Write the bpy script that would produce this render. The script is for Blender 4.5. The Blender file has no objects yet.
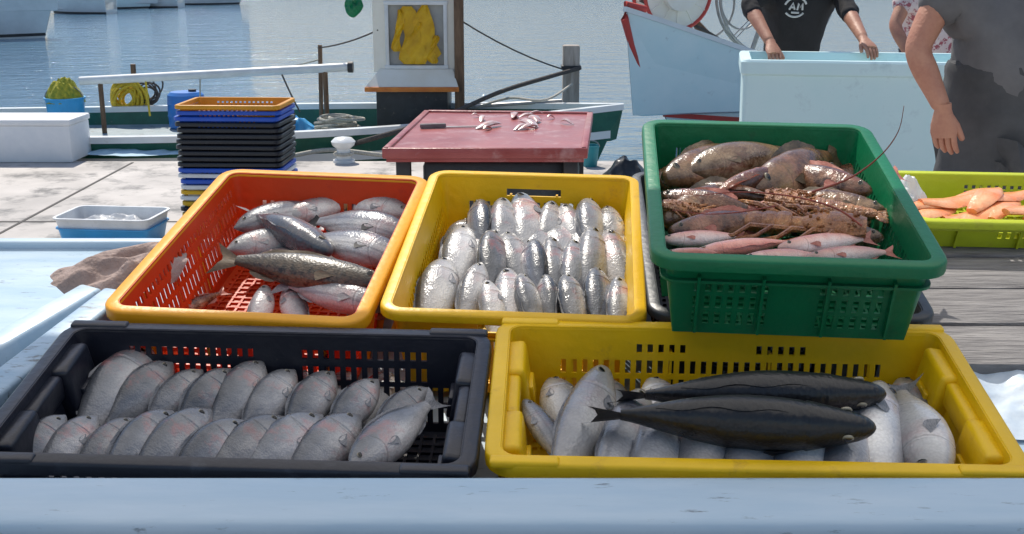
import bpy, bmesh, math, random
from mathutils import Vector as V, Matrix as M, noise
from mathutils.bvhtree import BVHTree
R=math.radians; PI=math.pi
random.seed(7)
scn=bpy.context.scene; COL=scn.collection
F=1150.0; CAMP=V((0,0,1.6)); PITCH=math.atan(307/F); TILT=math.atan(567/F)-PITCH
FWD=V((0,math.cos(PITCH),-math.sin(PITCH))); UPC=V((0,math.sin(PITCH),math.cos(PITCH)))
def ray(px,py): return V((1,0,0))*(px-512)+FWD*F+UPC*(267-py)
def W(px,py,z=0.0):
    d=ray(px,py); return CAMP+d*((z-1.6)/d.z)
def WY(px,py,Y):
    d=ray(px,py); return CAMP+d*(Y/d.y)
NRM=V((0,-math.sin(TILT),math.cos(TILT)))
TM=M.Translation(CAMP-NRM*.826)@M.Rotation(TILT,4,'X'); TI=TM.inverted()
def Tw(px,py,w=0.0):
    o=TI@CAMP; d=TI.to_3x3()@ray(px,py); return o+d*((w-o.z)/d.z)

# ---------------------------------------------------------------- materials
def nodes(name):
    m=bpy.data.materials.new(name); m.use_nodes=True
    nt=m.node_tree; b=nt.nodes['Principled BSDF']; return m,nt,b
def N(nt,t,**k):
    n=nt.nodes.new(t)
    for a,v in k.items():
        if a.startswith('i_'):
            n.inputs[a[2:].replace('_',' ')].default_value=v
        else: setattr(n,a,v)
    return n
def c4(c): return (c[0],c[1],c[2],1)
def mat(name,c1,c2=None,scale=8,rough=.5,bump=0.0,bscale=40,metal=0,coat=0,lo=.35,hi=.65,c3=None,s3=60,trans=0,stretch=(1,1,1),amt3=(.6,.75)):
    m,nt,b=nodes(name); L=nt.links.new
    tc=N(nt,'ShaderNodeTexCoord'); mp=N(nt,'ShaderNodeMapping'); mp.inputs['Scale'].default_value=stretch
    L(tc.outputs['Object'],mp.inputs[0])
    b.inputs['Base Color'].default_value=c4(c1); b.inputs['Roughness'].default_value=rough; b.inputs['Metallic'].default_value=metal
    b.inputs['Coat Weight'].default_value=coat; b.inputs['Coat Roughness'].default_value=.15
    out=b.inputs['Base Color']; src=None
    if c2:
        n=N(nt,'ShaderNodeTexNoise',i_Scale=scale,i_Detail=6.0,i_Roughness=.6); L(mp.outputs[0],n.inputs['Vector'])
        r=N(nt,'ShaderNodeValToRGB'); r.color_ramp.elements[0].position=lo; r.color_ramp.elements[1].position=hi
        r.color_ramp.elements[0].color=c4(c1); r.color_ramp.elements[1].color=c4(c2)
        L(n.outputs['Fac'],r.inputs[0]); src=r.outputs[0]
        rr=N(nt,'ShaderNodeMapRange'); rr.inputs[3].default_value=max(rough-.1,.03); rr.inputs[4].default_value=min(rough+.15,1)
        L(n.outputs['Fac'],rr.inputs[0]); L(rr.outputs[0],b.inputs['Roughness'])
    if c3:
        n=N(nt,'ShaderNodeTexNoise',i_Scale=s3,i_Detail=5.0,i_Roughness=.7); L(mp.outputs[0],n.inputs['Vector'])
        r=N(nt,'ShaderNodeValToRGB'); r.color_ramp.elements[0].position=amt3[0]; r.color_ramp.elements[1].position=amt3[1]
        L(n.outputs['Fac'],r.inputs[0])
        x=N(nt,'ShaderNodeMix',data_type='RGBA'); L(r.outputs[0],x.inputs['Factor'])
        if src: L(src,x.inputs['A'])
        else: x.inputs['A'].default_value=c4(c1)
        x.inputs['B'].default_value=c4(c3); src=x.outputs['Result']
    if src: L(src,out)
    if bump:
        n=N(nt,'ShaderNodeTexNoise',i_Scale=bscale,i_Detail=5.0); L(mp.outputs[0],n.inputs['Vector'])
        bp=N(nt,'ShaderNodeBump',i_Strength=bump,i_Distance=.01); L(n.outputs['Fac'],bp.inputs['Height']); L(bp.outputs[0],b.inputs['Normal'])
    if trans:
        t=N(nt,'ShaderNodeBsdfTranslucent'); t.inputs[0].default_value=c4(c1)
        if src: L(src,t.inputs[0])
        mx=N(nt,'ShaderNodeMixShader'); mx.inputs[0].default_value=trans
        L(b.outputs[0],mx.inputs[1]); L(t.outputs[0],mx.inputs[2]); L(mx.outputs[0],nt.nodes['Material Output'].inputs[0])
    return m
def plastic(name,c,dirt,rough=.36,trans=.0):
    d2=tuple(x*.82 for x in c)
    return mat(name,c,d2,scale=5,rough=rough,bump=.12,bscale=70,c3=dirt,s3=24,trans=trans,amt3=(.6,.86))
m_yel=plastic('yellow_plastic',(.96,.60,.005),(.55,.30,.03),trans=.15)
m_yel2=plastic('warm_yellow_plastic',(.90,.53,.008),(.5,.25,.03),trans=.15)
m_orr=plastic('orange_yellow_rim_plastic',(.88,.40,.01),(.7,.2,.02),trans=.15)
m_orw=plastic('red_orange_plastic',(.78,.075,.012),(.5,.04,.02),trans=.3)
m_blk=plastic('black_plastic',(.012,.014,.024),(.05,.055,.075),rough=.3)
m_dgy=plastic('dark_grey_plastic',(.03,.035,.042),(.09,.1,.11))
m_grn=plastic('green_plastic',(.0,.17,.065),(.01,.08,.04),trans=.12)
m_lime=plastic('lime_plastic',(.58,.66,.03),(.4,.38,.05),trans=.15)
m_blu=plastic('blue_plastic',(.015,.10,.58),(.03,.06,.25))
m_wpl=plastic('white_plastic',(.8,.82,.83),(.6,.6,.58))
m_teal=plastic('teal_plastic',(.02,.28,.33),(.02,.12,.15))
m_bluetub=plastic('light_blue_plastic',(.05,.40,.80),(.2,.4,.6))
m_stall=mat('pale_blue_gelcoat',(.33,.46,.58),(.42,.53,.63),scale=3,rough=.35,bump=.12,bscale=10,c3=(.11,.14,.17),s3=14,amt3=(.62,.72),coat=.15,stretch=(1,6,2))
m_stall2=mat('worn_blue_paint',(.22,.34,.47),(.32,.43,.55),scale=7,rough=.42,bump=.12,bscale=30,c3=(.09,.10,.11),s3=20,stretch=(1,4,1),amt3=(.56,.66))
m_wood=mat('weathered_wood',(.12,.115,.12),(.26,.25,.25),scale=6,rough=.7,bump=.6,bscale=20,stretch=(1.2,14,4))
m_brown=mat('brown_wood',(.10,.055,.03),(.2,.12,.07),scale=10,rough=.6,bump=.4,bscale=30,stretch=(3,3,.6))
m_sheet=mat('pale_plastic_sheet',(.5,.60,.72),(.68,.76,.84),scale=14,rough=.3,bump=.5,bscale=20,c3=(.08,.09,.11),s3=7,amt3=(.6,.64),trans=.1)
m_rag=mat('brown_rag',(.22,.165,.15),(.36,.28,.26),scale=16,rough=1,bump=.5,bscale=140)
m_whitegel=mat('white_gelcoat',(.80,.82,.82),(.72,.74,.74),scale=3,rough=.3,bump=.1,c3=(.45,.38,.3),s3=9,amt3=(.66,.9),coat=.3)
m_lightblue=mat('light_blue_gelcoat',(.72,.88,.88),(.80,.92,.91),scale=3,rough=.35,c3=(.45,.5,.5),s3=9,amt3=(.62,.9),coat=.2)
m_panel=mat('pale_cyan_gelcoat',(.62,.85,.87),(.68,.88,.90),scale=3,rough=.4,c3=(.42,.60,.64),s3=6,amt3=(.58,.85),bump=.1,bscale=6)
m_greenpaint=mat('green_boat_paint',(.010,.09,.06),(.02,.13,.085),scale=6,rough=.45,c3=(.3,.3,.25),s3=18,amt3=(.64,.8),bump=.2)
m_deck=mat('grey_deck_paint',(.22,.30,.33),(.34,.40,.42),scale=6,rough=.6,c3=(.12,.1,.08),s3=9,amt3=(.55,.75),bump=.2)
m_redpaint=mat('red_boat_paint',(.62,.05,.04),(.5,.07,.05),scale=8,rough=.5,c3=(.6,.4,.35),s3=16,amt3=(.66,.8))
m_blackpaint=mat('black_paint',(.02,.02,.022),(.04,.04,.045),scale=8,rough=.5,c3=(.15,.12,.1),s3=20)
m_redtable=mat('red_table_paint',(.30,.05,.045),(.38,.09,.085),scale=5,rough=.3,c3=(.55,.34,.33),s3=7,amt3=(.52,.8),bump=.15)
m_cream=mat('cream_paint',(.9,.87,.79),(.84,.79,.68),scale=4,rough=.5,c3=(.5,.28,.1),s3=12,amt3=(.66,.84))
m_orpaint=mat('rusty_orange_paint',(.75,.25,.04),(.6,.16,.03),scale=10,rough=.55)
m_oil=mat('yellow_oilskin',(.98,.64,.02),(.75,.42,.01),scale=7,rough=.35,bump=.4,bscale=10,trans=.3)
m_glass=mat('dim_window',(.30,.32,.32),(.42,.43,.42),scale=4,rough=.08)
m_steel=mat('galvanised_steel',(.4,.4,.4),(.3,.29,.28),scale=14,rough=.4,metal=.7)
m_rope=mat('tarred_rope',(.06,.055,.05),(.12,.1,.09),scale=60,rough=.9,bump=.8,bscale=200)
m_yrope=mat('yellow_rope',(.85,.6,.03),(.6,.45,.06),scale=60,rough=.8,bump=.8,bscale=160)
m_wrope=mat('pale_rope',(.6,.58,.5),(.45,.42,.36),scale=60,rough=.9,bump=.8,bscale=160)
m_foam=mat('white_foam',(.86,.87,.88),(.8,.82,.84),scale=9,rough=.7,bump=.2,bscale=160)
m_skin=mat('tanned_skin',(.52,.26,.17),(.43,.19,.125),scale=12,rough=.55,bump=.25,bscale=90,c3=(.36,.14,.10),s3=18,amt3=(.5,.9))
m_black_cloth=mat('black_cotton',(.012,.012,.015),(.022,.022,.026),scale=10,rough=.9,bump=.6,bscale=14)
m_grey_tee=mat('grey_cotton',(.11,.11,.118),(.15,.15,.158),scale=8,rough=.95,bump=.7,bscale=9)
m_dgrey_cloth=mat('stained_dark_grey_cloth',(.05,.052,.057),(.085,.088,.094),scale=6,rough=.95,bump=.8,bscale=8,c3=(.34,.42,.43),s3=7,amt3=(.67,.69))
m_floral=mat('pink_floral_cloth',(.6,.5,.5),(.7,.62,.62),scale=10,rough=.9,c3=(.35,.1,.13),s3=22,amt3=(.52,.56))
m_hair=mat('dark_hair',(.02,.014,.01),(.04,.028,.02),scale=40,rough=.6,bump=.8,bscale=80)
m_denim=mat('dark_trousers',(.03,.035,.05),(.05,.055,.07),scale=20,rough=.9,bump=.4)
m_print=mat('white_print',(.6,.6,.6),rough=.8)
m_canvas=mat('white_canvas',(.92,.91,.88),(.9,.88,.85),scale=6,rough=.9,trans=.8)
m_orfish=mat('orange_fillet',(.85,.24,.07),(.85,.42,.22),scale=20,rough=.3,bump=.5,bscale=50,coat=.5)
m_darkbag=mat('black_bag',(.012,.014,.016),(.03,.035,.04),scale=10,rough=.3,bump=.5,bscale=20)
m_gut=mat('fish_scraps',(.5,.22,.19),(.7,.62,.6),scale=20,rough=.3,coat=.5)
m_wstain=mat('light_blue_cloth',(.45,.65,.78),(.55,.72,.82),scale=5,rough=.8,bump=.4,bscale=12)
m_film=mat('white_film',(.85,.87,.88),(.7,.72,.75),scale=12,rough=.3,trans=.3)

def fishmat(name,back,mid,belly,spots=None,spotscale=22,metal=.05,blood=.5,sc=75,rough=.28,stripe=None,noiseamt=.5,spotw=(.44,.62),b0=.5,b1=.33,bmp=.4,coat=.4):
    m,nt,b=nodes(name); L=nt.links.new
    tc=N(nt,'ShaderNodeTexCoord'); sx=N(nt,'ShaderNodeSeparateXYZ'); L(tc.outputs['Object'],sx.inputs[0])
    oi=N(nt,'ShaderNodeObjectInfo')
    add=N(nt,'ShaderNodeVectorMath',operation='ADD'); cx=N(nt,'ShaderNodeCombineXYZ')
    ml=N(nt,'ShaderNodeMath',operation='MULTIPLY'); ml.inputs[1].default_value=37; L(oi.outputs['Random'],ml.inputs[0])
    for i in range(3): L(ml.outputs[0],cx.inputs[i])
    L(tc.outputs['Object'],add.inputs[0]); L(cx.outputs[0],add.inputs[1]); vec=add.outputs[0]
    n=N(nt,'ShaderNodeTexNoise',i_Scale=4.5,i_Detail=5.0,i_Roughness=.55); L(vec,n.inputs['Vector'])
    mr=N(nt,'ShaderNodeMapRange'); mr.inputs[1].default_value=-.12; mr.inputs[2].default_value=.16; L(sx.outputs['Z'],mr.inputs[0])
    ad=N(nt,'ShaderNodeMath',operation='MULTIPLY_ADD'); L(n.outputs['Fac'],ad.inputs[0]); ad.inputs[1].default_value=noiseamt; L(mr.outputs[0],ad.inputs[2])
    sb=N(nt,'ShaderNodeMath',operation='SUBTRACT'); L(ad.outputs[0],sb.inputs[0]); sb.inputs[1].default_value=noiseamt/2
    rp=N(nt,'ShaderNodeValToRGB'); e=rp.color_ramp.elements; e[0].position=.2; e[0].color=c4(belly); e[1].position=.9; e[1].color=c4(back)
    k=e.new(.56); k.color=c4(mid); L(sb.outputs[0],rp.inputs[0]); src=rp.outputs[0]
    vo=N(nt,'ShaderNodeTexVoronoi',i_Scale=float(sc)); mp=N(nt,'ShaderNodeMapping'); mp.inputs['Scale'].default_value=(1,.6,1.3)
    L(tc.outputs['Object'],mp.inputs[0]); L(mp.outputs[0],vo.inputs['Vector'])
    def mix(fac,A,B):
        x=N(nt,'ShaderNodeMix',data_type='RGBA'); L(fac,x.inputs['Factor']); L(A,x.inputs['A']); x.inputs['B'].default_value=c4(B); return x.outputs['Result']
    mr2=N(nt,'ShaderNodeMapRange'); mr2.inputs[1].default_value=.2; mr2.inputs[2].default_value=.9; mr2.inputs[3].default_value=0; mr2.inputs[4].default_value=.25; L(vo.outputs['Distance'],mr2.inputs[0])
    src=mix(mr2.outputs[0],src,tuple(x*.4 for x in mid))
    if spots:
        v2=N(nt,'ShaderNodeTexNoise',i_Scale=float(spotscale),i_Detail=6.0,i_Roughness=.7); L(vec,v2.inputs['Vector'])
        r2=N(nt,'ShaderNodeValToRGB'); r2.color_ramp.elements[0].position=spotw[0]; r2.color_ramp.elements[1].position=spotw[1]; L(v2.outputs['Fac'],r2.inputs[0])
        src=mix(r2.outputs[0],src,spots)
    if stripe:
        ms=N(nt,'ShaderNodeMath',operation='MULTIPLY'); ms.inputs[1].default_value=110; L(sx.outputs['Z'],ms.inputs[0])
        sn=N(nt,'ShaderNodeMath',operation='SINE'); L(ms.outputs[0],sn.inputs[0])
        r2=N(nt,'ShaderNodeValToRGB'); r2.color_ramp.elements[0].position=.3; r2.color_ramp.elements[1].position=.9; r2.color_ramp.elements[1].color=(.35,.35,.35,1); L(sn.outputs[0],r2.inputs[0])
        src=mix(r2.outputs[0],src,stripe)
    hd=N(nt,'ShaderNodeMapRange'); hd.inputs[1].default_value=.26; hd.inputs[2].default_value=.46; hd.inputs[3].default_value=0; hd.inputs[4].default_value=.6; L(sx.outputs['X'],hd.inputs[0])
    src=mix(hd.outputs[0],src,tuple(x*.35 for x in mid))
    ab=N(nt,'ShaderNodeMath',operation='MULTIPLY'); L(sx.outputs['Z'],ab.inputs[0]); L(sx.outputs['Z'],ab.inputs[1])
    gx=N(nt,'ShaderNodeMath',operation='MULTIPLY_ADD'); L(ab.outputs[0],gx.inputs[0]); gx.inputs[1].default_value=-3.0; L(sx.outputs['X'],gx.inputs[2])
    gc=N(nt,'ShaderNodeMath',operation='COMPARE'); L(gx.outputs[0],gc.inputs[0]); gc.inputs[1].default_value=.243; gc.inputs[2].default_value=.005
    gm=N(nt,'ShaderNodeMath',operation='MULTIPLY'); L(gc.outputs[0],gm.inputs[0]); gm.inputs[1].default_value=.4
    src=mix(gm.outputs[0],src,tuple(x*.3 for x in mid))
    if blood:
        d=N(nt,'ShaderNodeVectorMath',operation='DISTANCE'); L(tc.outputs['Object'],d.inputs[0]); d.inputs[1].default_value=(.20,0,-.04)
        n3=N(nt,'ShaderNodeTexNoise',i_Scale=8.0,i_Detail=4.0,i_Roughness=.65); L(vec,n3.inputs['Vector'])
        s=N(nt,'ShaderNodeMath',operation='MULTIPLY_ADD'); L(n3.outputs['Fac'],s.inputs[0]); s.inputs[1].default_value=.7; L(d.outputs['Value'],s.inputs[2])
        r3=N(nt,'ShaderNodeMapRange'); r3.inputs[1].default_value=b0; r3.inputs[2].default_value=b1; r3.inputs[3].default_value=0; r3.inputs[4].default_value=blood; L(s.outputs[0],r3.inputs[0])
        src=mix(r3.outputs[0],src,(.45,.13,.12))
    hs=N(nt,'ShaderNodeHueSaturation'); L(src,hs.inputs['Color'])
    mv=N(nt,'ShaderNodeMapRange'); mv.inputs[3].default_value=.68; mv.inputs[4].default_value=1.12; L(oi.outputs['Random'],mv.inputs[0]); L(mv.outputs[0],hs.inputs['Value'])
    L(hs.outputs[0],b.inputs['Base Color'])
    rg=N(nt,'ShaderNodeMapRange'); rg.inputs[1].default_value=.3; rg.inputs[2].default_value=.7; rg.inputs[3].default_value=max(.05,rough-.1); rg.inputs[4].default_value=rough+.14; L(n.outputs['Fac'],rg.inputs[0]); L(rg.outputs[0],b.inputs['Roughness'])
    b.inputs['Metallic'].default_value=metal; b.inputs['Coat Weight'].default_value=coat; b.inputs['Coat Roughness'].default_value=.12
    bp=N(nt,'ShaderNodeBump',i_Strength=.18,i_Distance=.003); L(vo.outputs['Distance'],bp.inputs['Height'])
    bp2=N(nt,'ShaderNodeBump',i_Strength=bmp,i_Distance=.012); L(n.outputs['Fac'],bp2.inputs['Height']); L(bp.outputs[0],bp2.inputs['Normal']); L(bp2.outputs[0],b.inputs['Normal'])
    return m
f_bream=fishmat('silver_bream_skin',(.045,.052,.065),(.27,.275,.295),(.70,.66,.64),blood=.6)
f_pale=fishmat('pale_fish_skin',(.08,.09,.11),(.44,.44,.46),(.86,.84,.81),blood=.25)
f_dark=fishmat('dark_bass_skin',(.006,.007,.010),(.009,.010,.013),(.02,.021,.025),blood=.0,rough=.36,metal=.0,noiseamt=.3,coat=.08)
f_bluegrey=fishmat('blue_grey_fish_skin',(.03,.038,.052),(.15,.165,.20),(.52,.51,.51),blood=.25,stripe=(.06,.06,.08))
f_group=fishmat('spotted_grouper_skin',(.016,.012,.007),(.05,.036,.02),(.14,.10,.065),spots=(.011,.008,.005),spotscale=30,blood=.0,metal=.0,noiseamt=.9,coat=.25,rough=.35)
f_red=fishmat('reddish_fish_skin',(.25,.03,.02),(.42,.12,.09),(.6,.4,.36),blood=.3)
f_mul=fishmat('red_mullet_skin',(.62,.12,.07),(.82,.42,.34),(.93,.80,.75),blood=.5,metal=.0)
f_olive=fishmat('olive_fish_skin',(.10,.06,.022),(.34,.22,.12),(.68,.52,.36),spots=(.13,.065,.03),spotscale=5,blood=.3,metal=.0)
f_dkred=fishmat('dark_red_scorpionfish_skin',(.05,.010,.005),(.19,.055,.022),(.46,.24,.13),spots=(.05,.012,.006),spotscale=8,blood=.2,metal=.0,noiseamt=1.0,bmp=.9)
f_brown=fishmat('brown_mottled_skin',(.04,.017,.007),(.20,.095,.038),(.48,.30,.16),spots=(.06,.022,.01),spotscale=7,blood=.3,metal=.0,noiseamt=1.0,bmp=.9)
m_fin=mat('grey_fin',(.14,.15,.17),(.32,.32,.34),scale=30,rough=.4,stretch=(1,1,6),trans=.2)
m_findk=mat('dark_fin',(.010,.010,.013),(.03,.03,.035),scale=30,rough=.5,stretch=(1,1,6))
m_finrd=mat('red_fin',(.35,.07,.05),(.5,.22,.17),scale=30,rough=.4,stretch=(1,1,6),trans=.2)
m_finbr=mat('brown_fin',(.05,.035,.02),(.14,.10,.06),scale=30,rough=.4,stretch=(1,1,6))
def eyemat():
    m,nt,b=nodes('fish_eye'); L=nt.links.new
    tc=N(nt,'ShaderNodeTexCoord'); mu=N(nt,'ShaderNodeVectorMath',operation='MULTIPLY'); mu.inputs[1].default_value=(1,0,1); L(tc.outputs['Object'],mu.inputs[0])
    ln=N(nt,'ShaderNodeVectorMath',operation='LENGTH'); L(mu.outputs[0],ln.inputs[0])
    r=N(nt,'ShaderNodeValToRGB'); e=r.color_ramp.elements
    e[0].position=.0145; e[0].color=(.004,.004,.005,1); e[1].position=.018; e[1].color=(.30,.27,.20,1)
    L(ln.outputs['Value'],r.inputs[0]); L(r.outputs[0],b.inputs['Base Color']); b.inputs['Roughness'].default_value=.08
    return m
m_eye=eyemat()
f_lob=mat('lobster_shell',(.16,.045,.014),(.42,.17,.05),scale=12,rough=.35,bump=1.0,bscale=36,c3=(.60,.37,.17),s3=22,coat=.4,amt3=(.58,.72))
f_ant=mat('lobster_antenna',(.28,.05,.02),(.16,.03,.015),scale=40,rough=.4)

# ---------------------------------------------------------------- mesh helpers
class MB:
    def __init__(s): s.bm=bmesh.new()
    def box(s,c,size,bev=0,rot=None,seg=2):
        t=bmesh.new(); bmesh.ops.create_cube(t,size=1)
        for v in t.verts: v.co=V((v.co.x*size[0],v.co.y*size[1],v.co.z*size[2]))
        if bev: bmesh.ops.bevel(t,geom=t.edges[:],offset=bev,segments=seg,affect='EDGES',profile=.5)
        mt=M.Translation(V(c))@(rot.to_4x4() if rot else M.Identity(4))
        s.merge(t,mt); return s
    def merge(s,t,mt=M.Identity(4)):
        mp={}
        for v in t.verts: mp[v]=s.bm.verts.new(mt@v.co)
        for f in t.faces:
            try: s.bm.faces.new([mp[v] for v in f.verts])
            except ValueError: pass
        t.free()
    def loft(s,rings,cap=True,closed=True):
        vs=[[s.bm.verts.new(p) for p in r] for r in rings]
        n=len(vs[0])
        for a,b in zip(vs,vs[1:]):
            for i in range(n if closed else n-1):
                j=(i+1)%n
                s.bm.faces.new((a[i],a[j],b[j],b[i]))
        if cap: s.bm.faces.new(vs[0][::-1]); s.bm.faces.new(vs[-1])
        return s
    def tube(s,pts,r,n=8):
        pts=[V(p) for p in pts]; rings=[]; up=V((0,0,1))
        for i,p in enumerate(pts):
            d=(pts[min(i+1,len(pts)-1)]-pts[max(i-1,0)]).normalized()
            a=d.cross(up)
            if a.length<.01: a=d.cross(V((1,0,0)))
            a.normalize(); b=d.cross(a).normalized()
            rr=r[i] if isinstance(r,(list,tuple)) else r
            rings.append([p+a*rr*math.cos(2*PI*k/n)+b*rr*math.sin(2*PI*k/n) for k in range(n)])
        return s.loft(rings)
    def ringtube(s,c,ax1,ax2,rad,r,n=32,k=8):
        rings=[]; ax3=ax1.cross(ax2)
        for i in range(n):
            t=2*PI*i/n; d=ax1*math.cos(t)+ax2*math.sin(t)
            rings.append([V(c)+d*(rad+r*math.cos(2*PI*q/k))+ax3*r*math.sin(2*PI*q/k) for q in range(k)])
        rings.append(rings[0]); return s.loft(rings,cap=False)
    def lathe(s,prof,c=(0,0,0),n=24):
        c=V(c); return s.loft([[c+V((r*math.cos(2*PI*k/n),r*math.sin(2*PI*k/n),z)) for k in range(n)] for r,z in prof])
    def ell(s,c,rad,n=12,rot=None):
        t=bmesh.new(); bmesh.ops.create_uvsphere(t,u_segments=n,v_segments=max(6,n*2//3),radius=1)
        mt=M.Translation(V(c))@(rot.to_4x4() if rot else M.Identity(4))@M.Diagonal(V((rad[0],rad[1],rad[2],1)))
        s.merge(t,mt); return s
    def build(s,name,m,parent=None,smooth=True,mtx=None):
        bmesh.ops.remove_doubles(s.bm,verts=s.bm.verts[:],dist=1e-5)
        bmesh.ops.recalc_face_normals(s.bm,faces=s.bm.faces[:])
        me=bpy.data.meshes.new(name); s.bm.to_mesh(me); s.bm.free()
        me.materials.append(m)
        if smooth:
            me.polygons.foreach_set('use_smooth',[True]*len(me.polygons))
            try: me.set_sharp_from_angle(angle=R(38))
            except Exception: pass
        o=bpy.data.objects.new(name,me); COL.objects.link(o)
        if mtx is not None: o.matrix_world=mtx
        if parent: o.parent=parent
        return o
def catmull(P,k=8):
    out=[]
    for i in range(len(P)-1):
        p0=P[max(i-1,0)];p1=P[i];p2=P[i+1];p3=P[min(i+2,len(P)-1)]
        for q in range(k):
            t=q/k; out.append(.5*((2*p1)+(p2-p0)*t+(2*p0-5*p1+4*p2-p3)*t*t+(3*p1-p0-3*p2+p3)*t**3))
    out.append(P[-1]); return out
def tag(o,label,cat,group=None,kind=None):
    if label: o['label']=label
    if cat: o['category']=cat
    if group: o['group']=group
    if kind: o['kind']=kind
    return o
def thing(name,label,cat,mtx,group=None):
    o=bpy.data.objects.new(name,None); COL.objects.link(o); o.matrix_world=mtx; o.empty_display_size=.05
    return tag(o,label,cat,group)
KIDS={}
def kids(o): return [c for c in COL.objects if c.parent==o]
def copy_tree(o,mtx,label,group=None):
    r=o.copy(); COL.objects.link(r); r.matrix_world=mtx; r['label']=label
    if 'group' in r.keys() and not group: del r['group']
    if group: r['group']=group
    if o.name not in KIDS: KIDS[o.name]=[(c,kids(c)) for c in kids(o)]
    for c,gs in KIDS[o.name]:
        d=c.copy(); COL.objects.link(d); d.parent=r
        for g in gs: e=g.copy(); COL.objects.link(e); e.parent=d
    return r
def Tr(x,y=0,z=0): return M.Translation(V((x,y,z)) if not isinstance(x,V) else x)
def Rz(a): return M.Rotation(a,4,'Z')

# ---------------------------------------------------------------- crate
def ringpath(a,b,r,step,corner=5):
    st=[]
    sides=[((a,-b),(0,1),(1,0),b,0),((a,b),(-1,0),(0,1),a,1),((-a,b),(0,-1),(-1,0),b,2),((-a,-b),(1,0),(0,-1),a,3)]
    ang0=[0,PI/2,PI,3*PI/2]
    for si,(s0,d,n,half,sid) in enumerate(sides):
        Ls=2*half-2*r; k=max(2,int(Ls/step)//2*2+1)
        cxn=(a if n[0]>0 else -a) if n[0] else 0; cyn=(b if n[1]>0 else -b) if n[1] else 0
        for i in range(k):
            t=-Ls/2+Ls*i/(k)
            st.append((cxn+d[0]*t,cyn+d[1]*t,n[0],n[1],sid,t+Ls/k/2,i))
        t=Ls/2; ex,ey=cxn+d[0]*t,cyn+d[1]*t; ccx,ccy=ex-n[0]*r,ey-n[1]*r
        for q in range(corner):
            an=ang0[si]+PI/2*q/corner
            st.append((ccx+r*math.cos(an),ccy+r*math.sin(an),math.cos(an),math.sin(an),-1,0,0))
    return st
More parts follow.
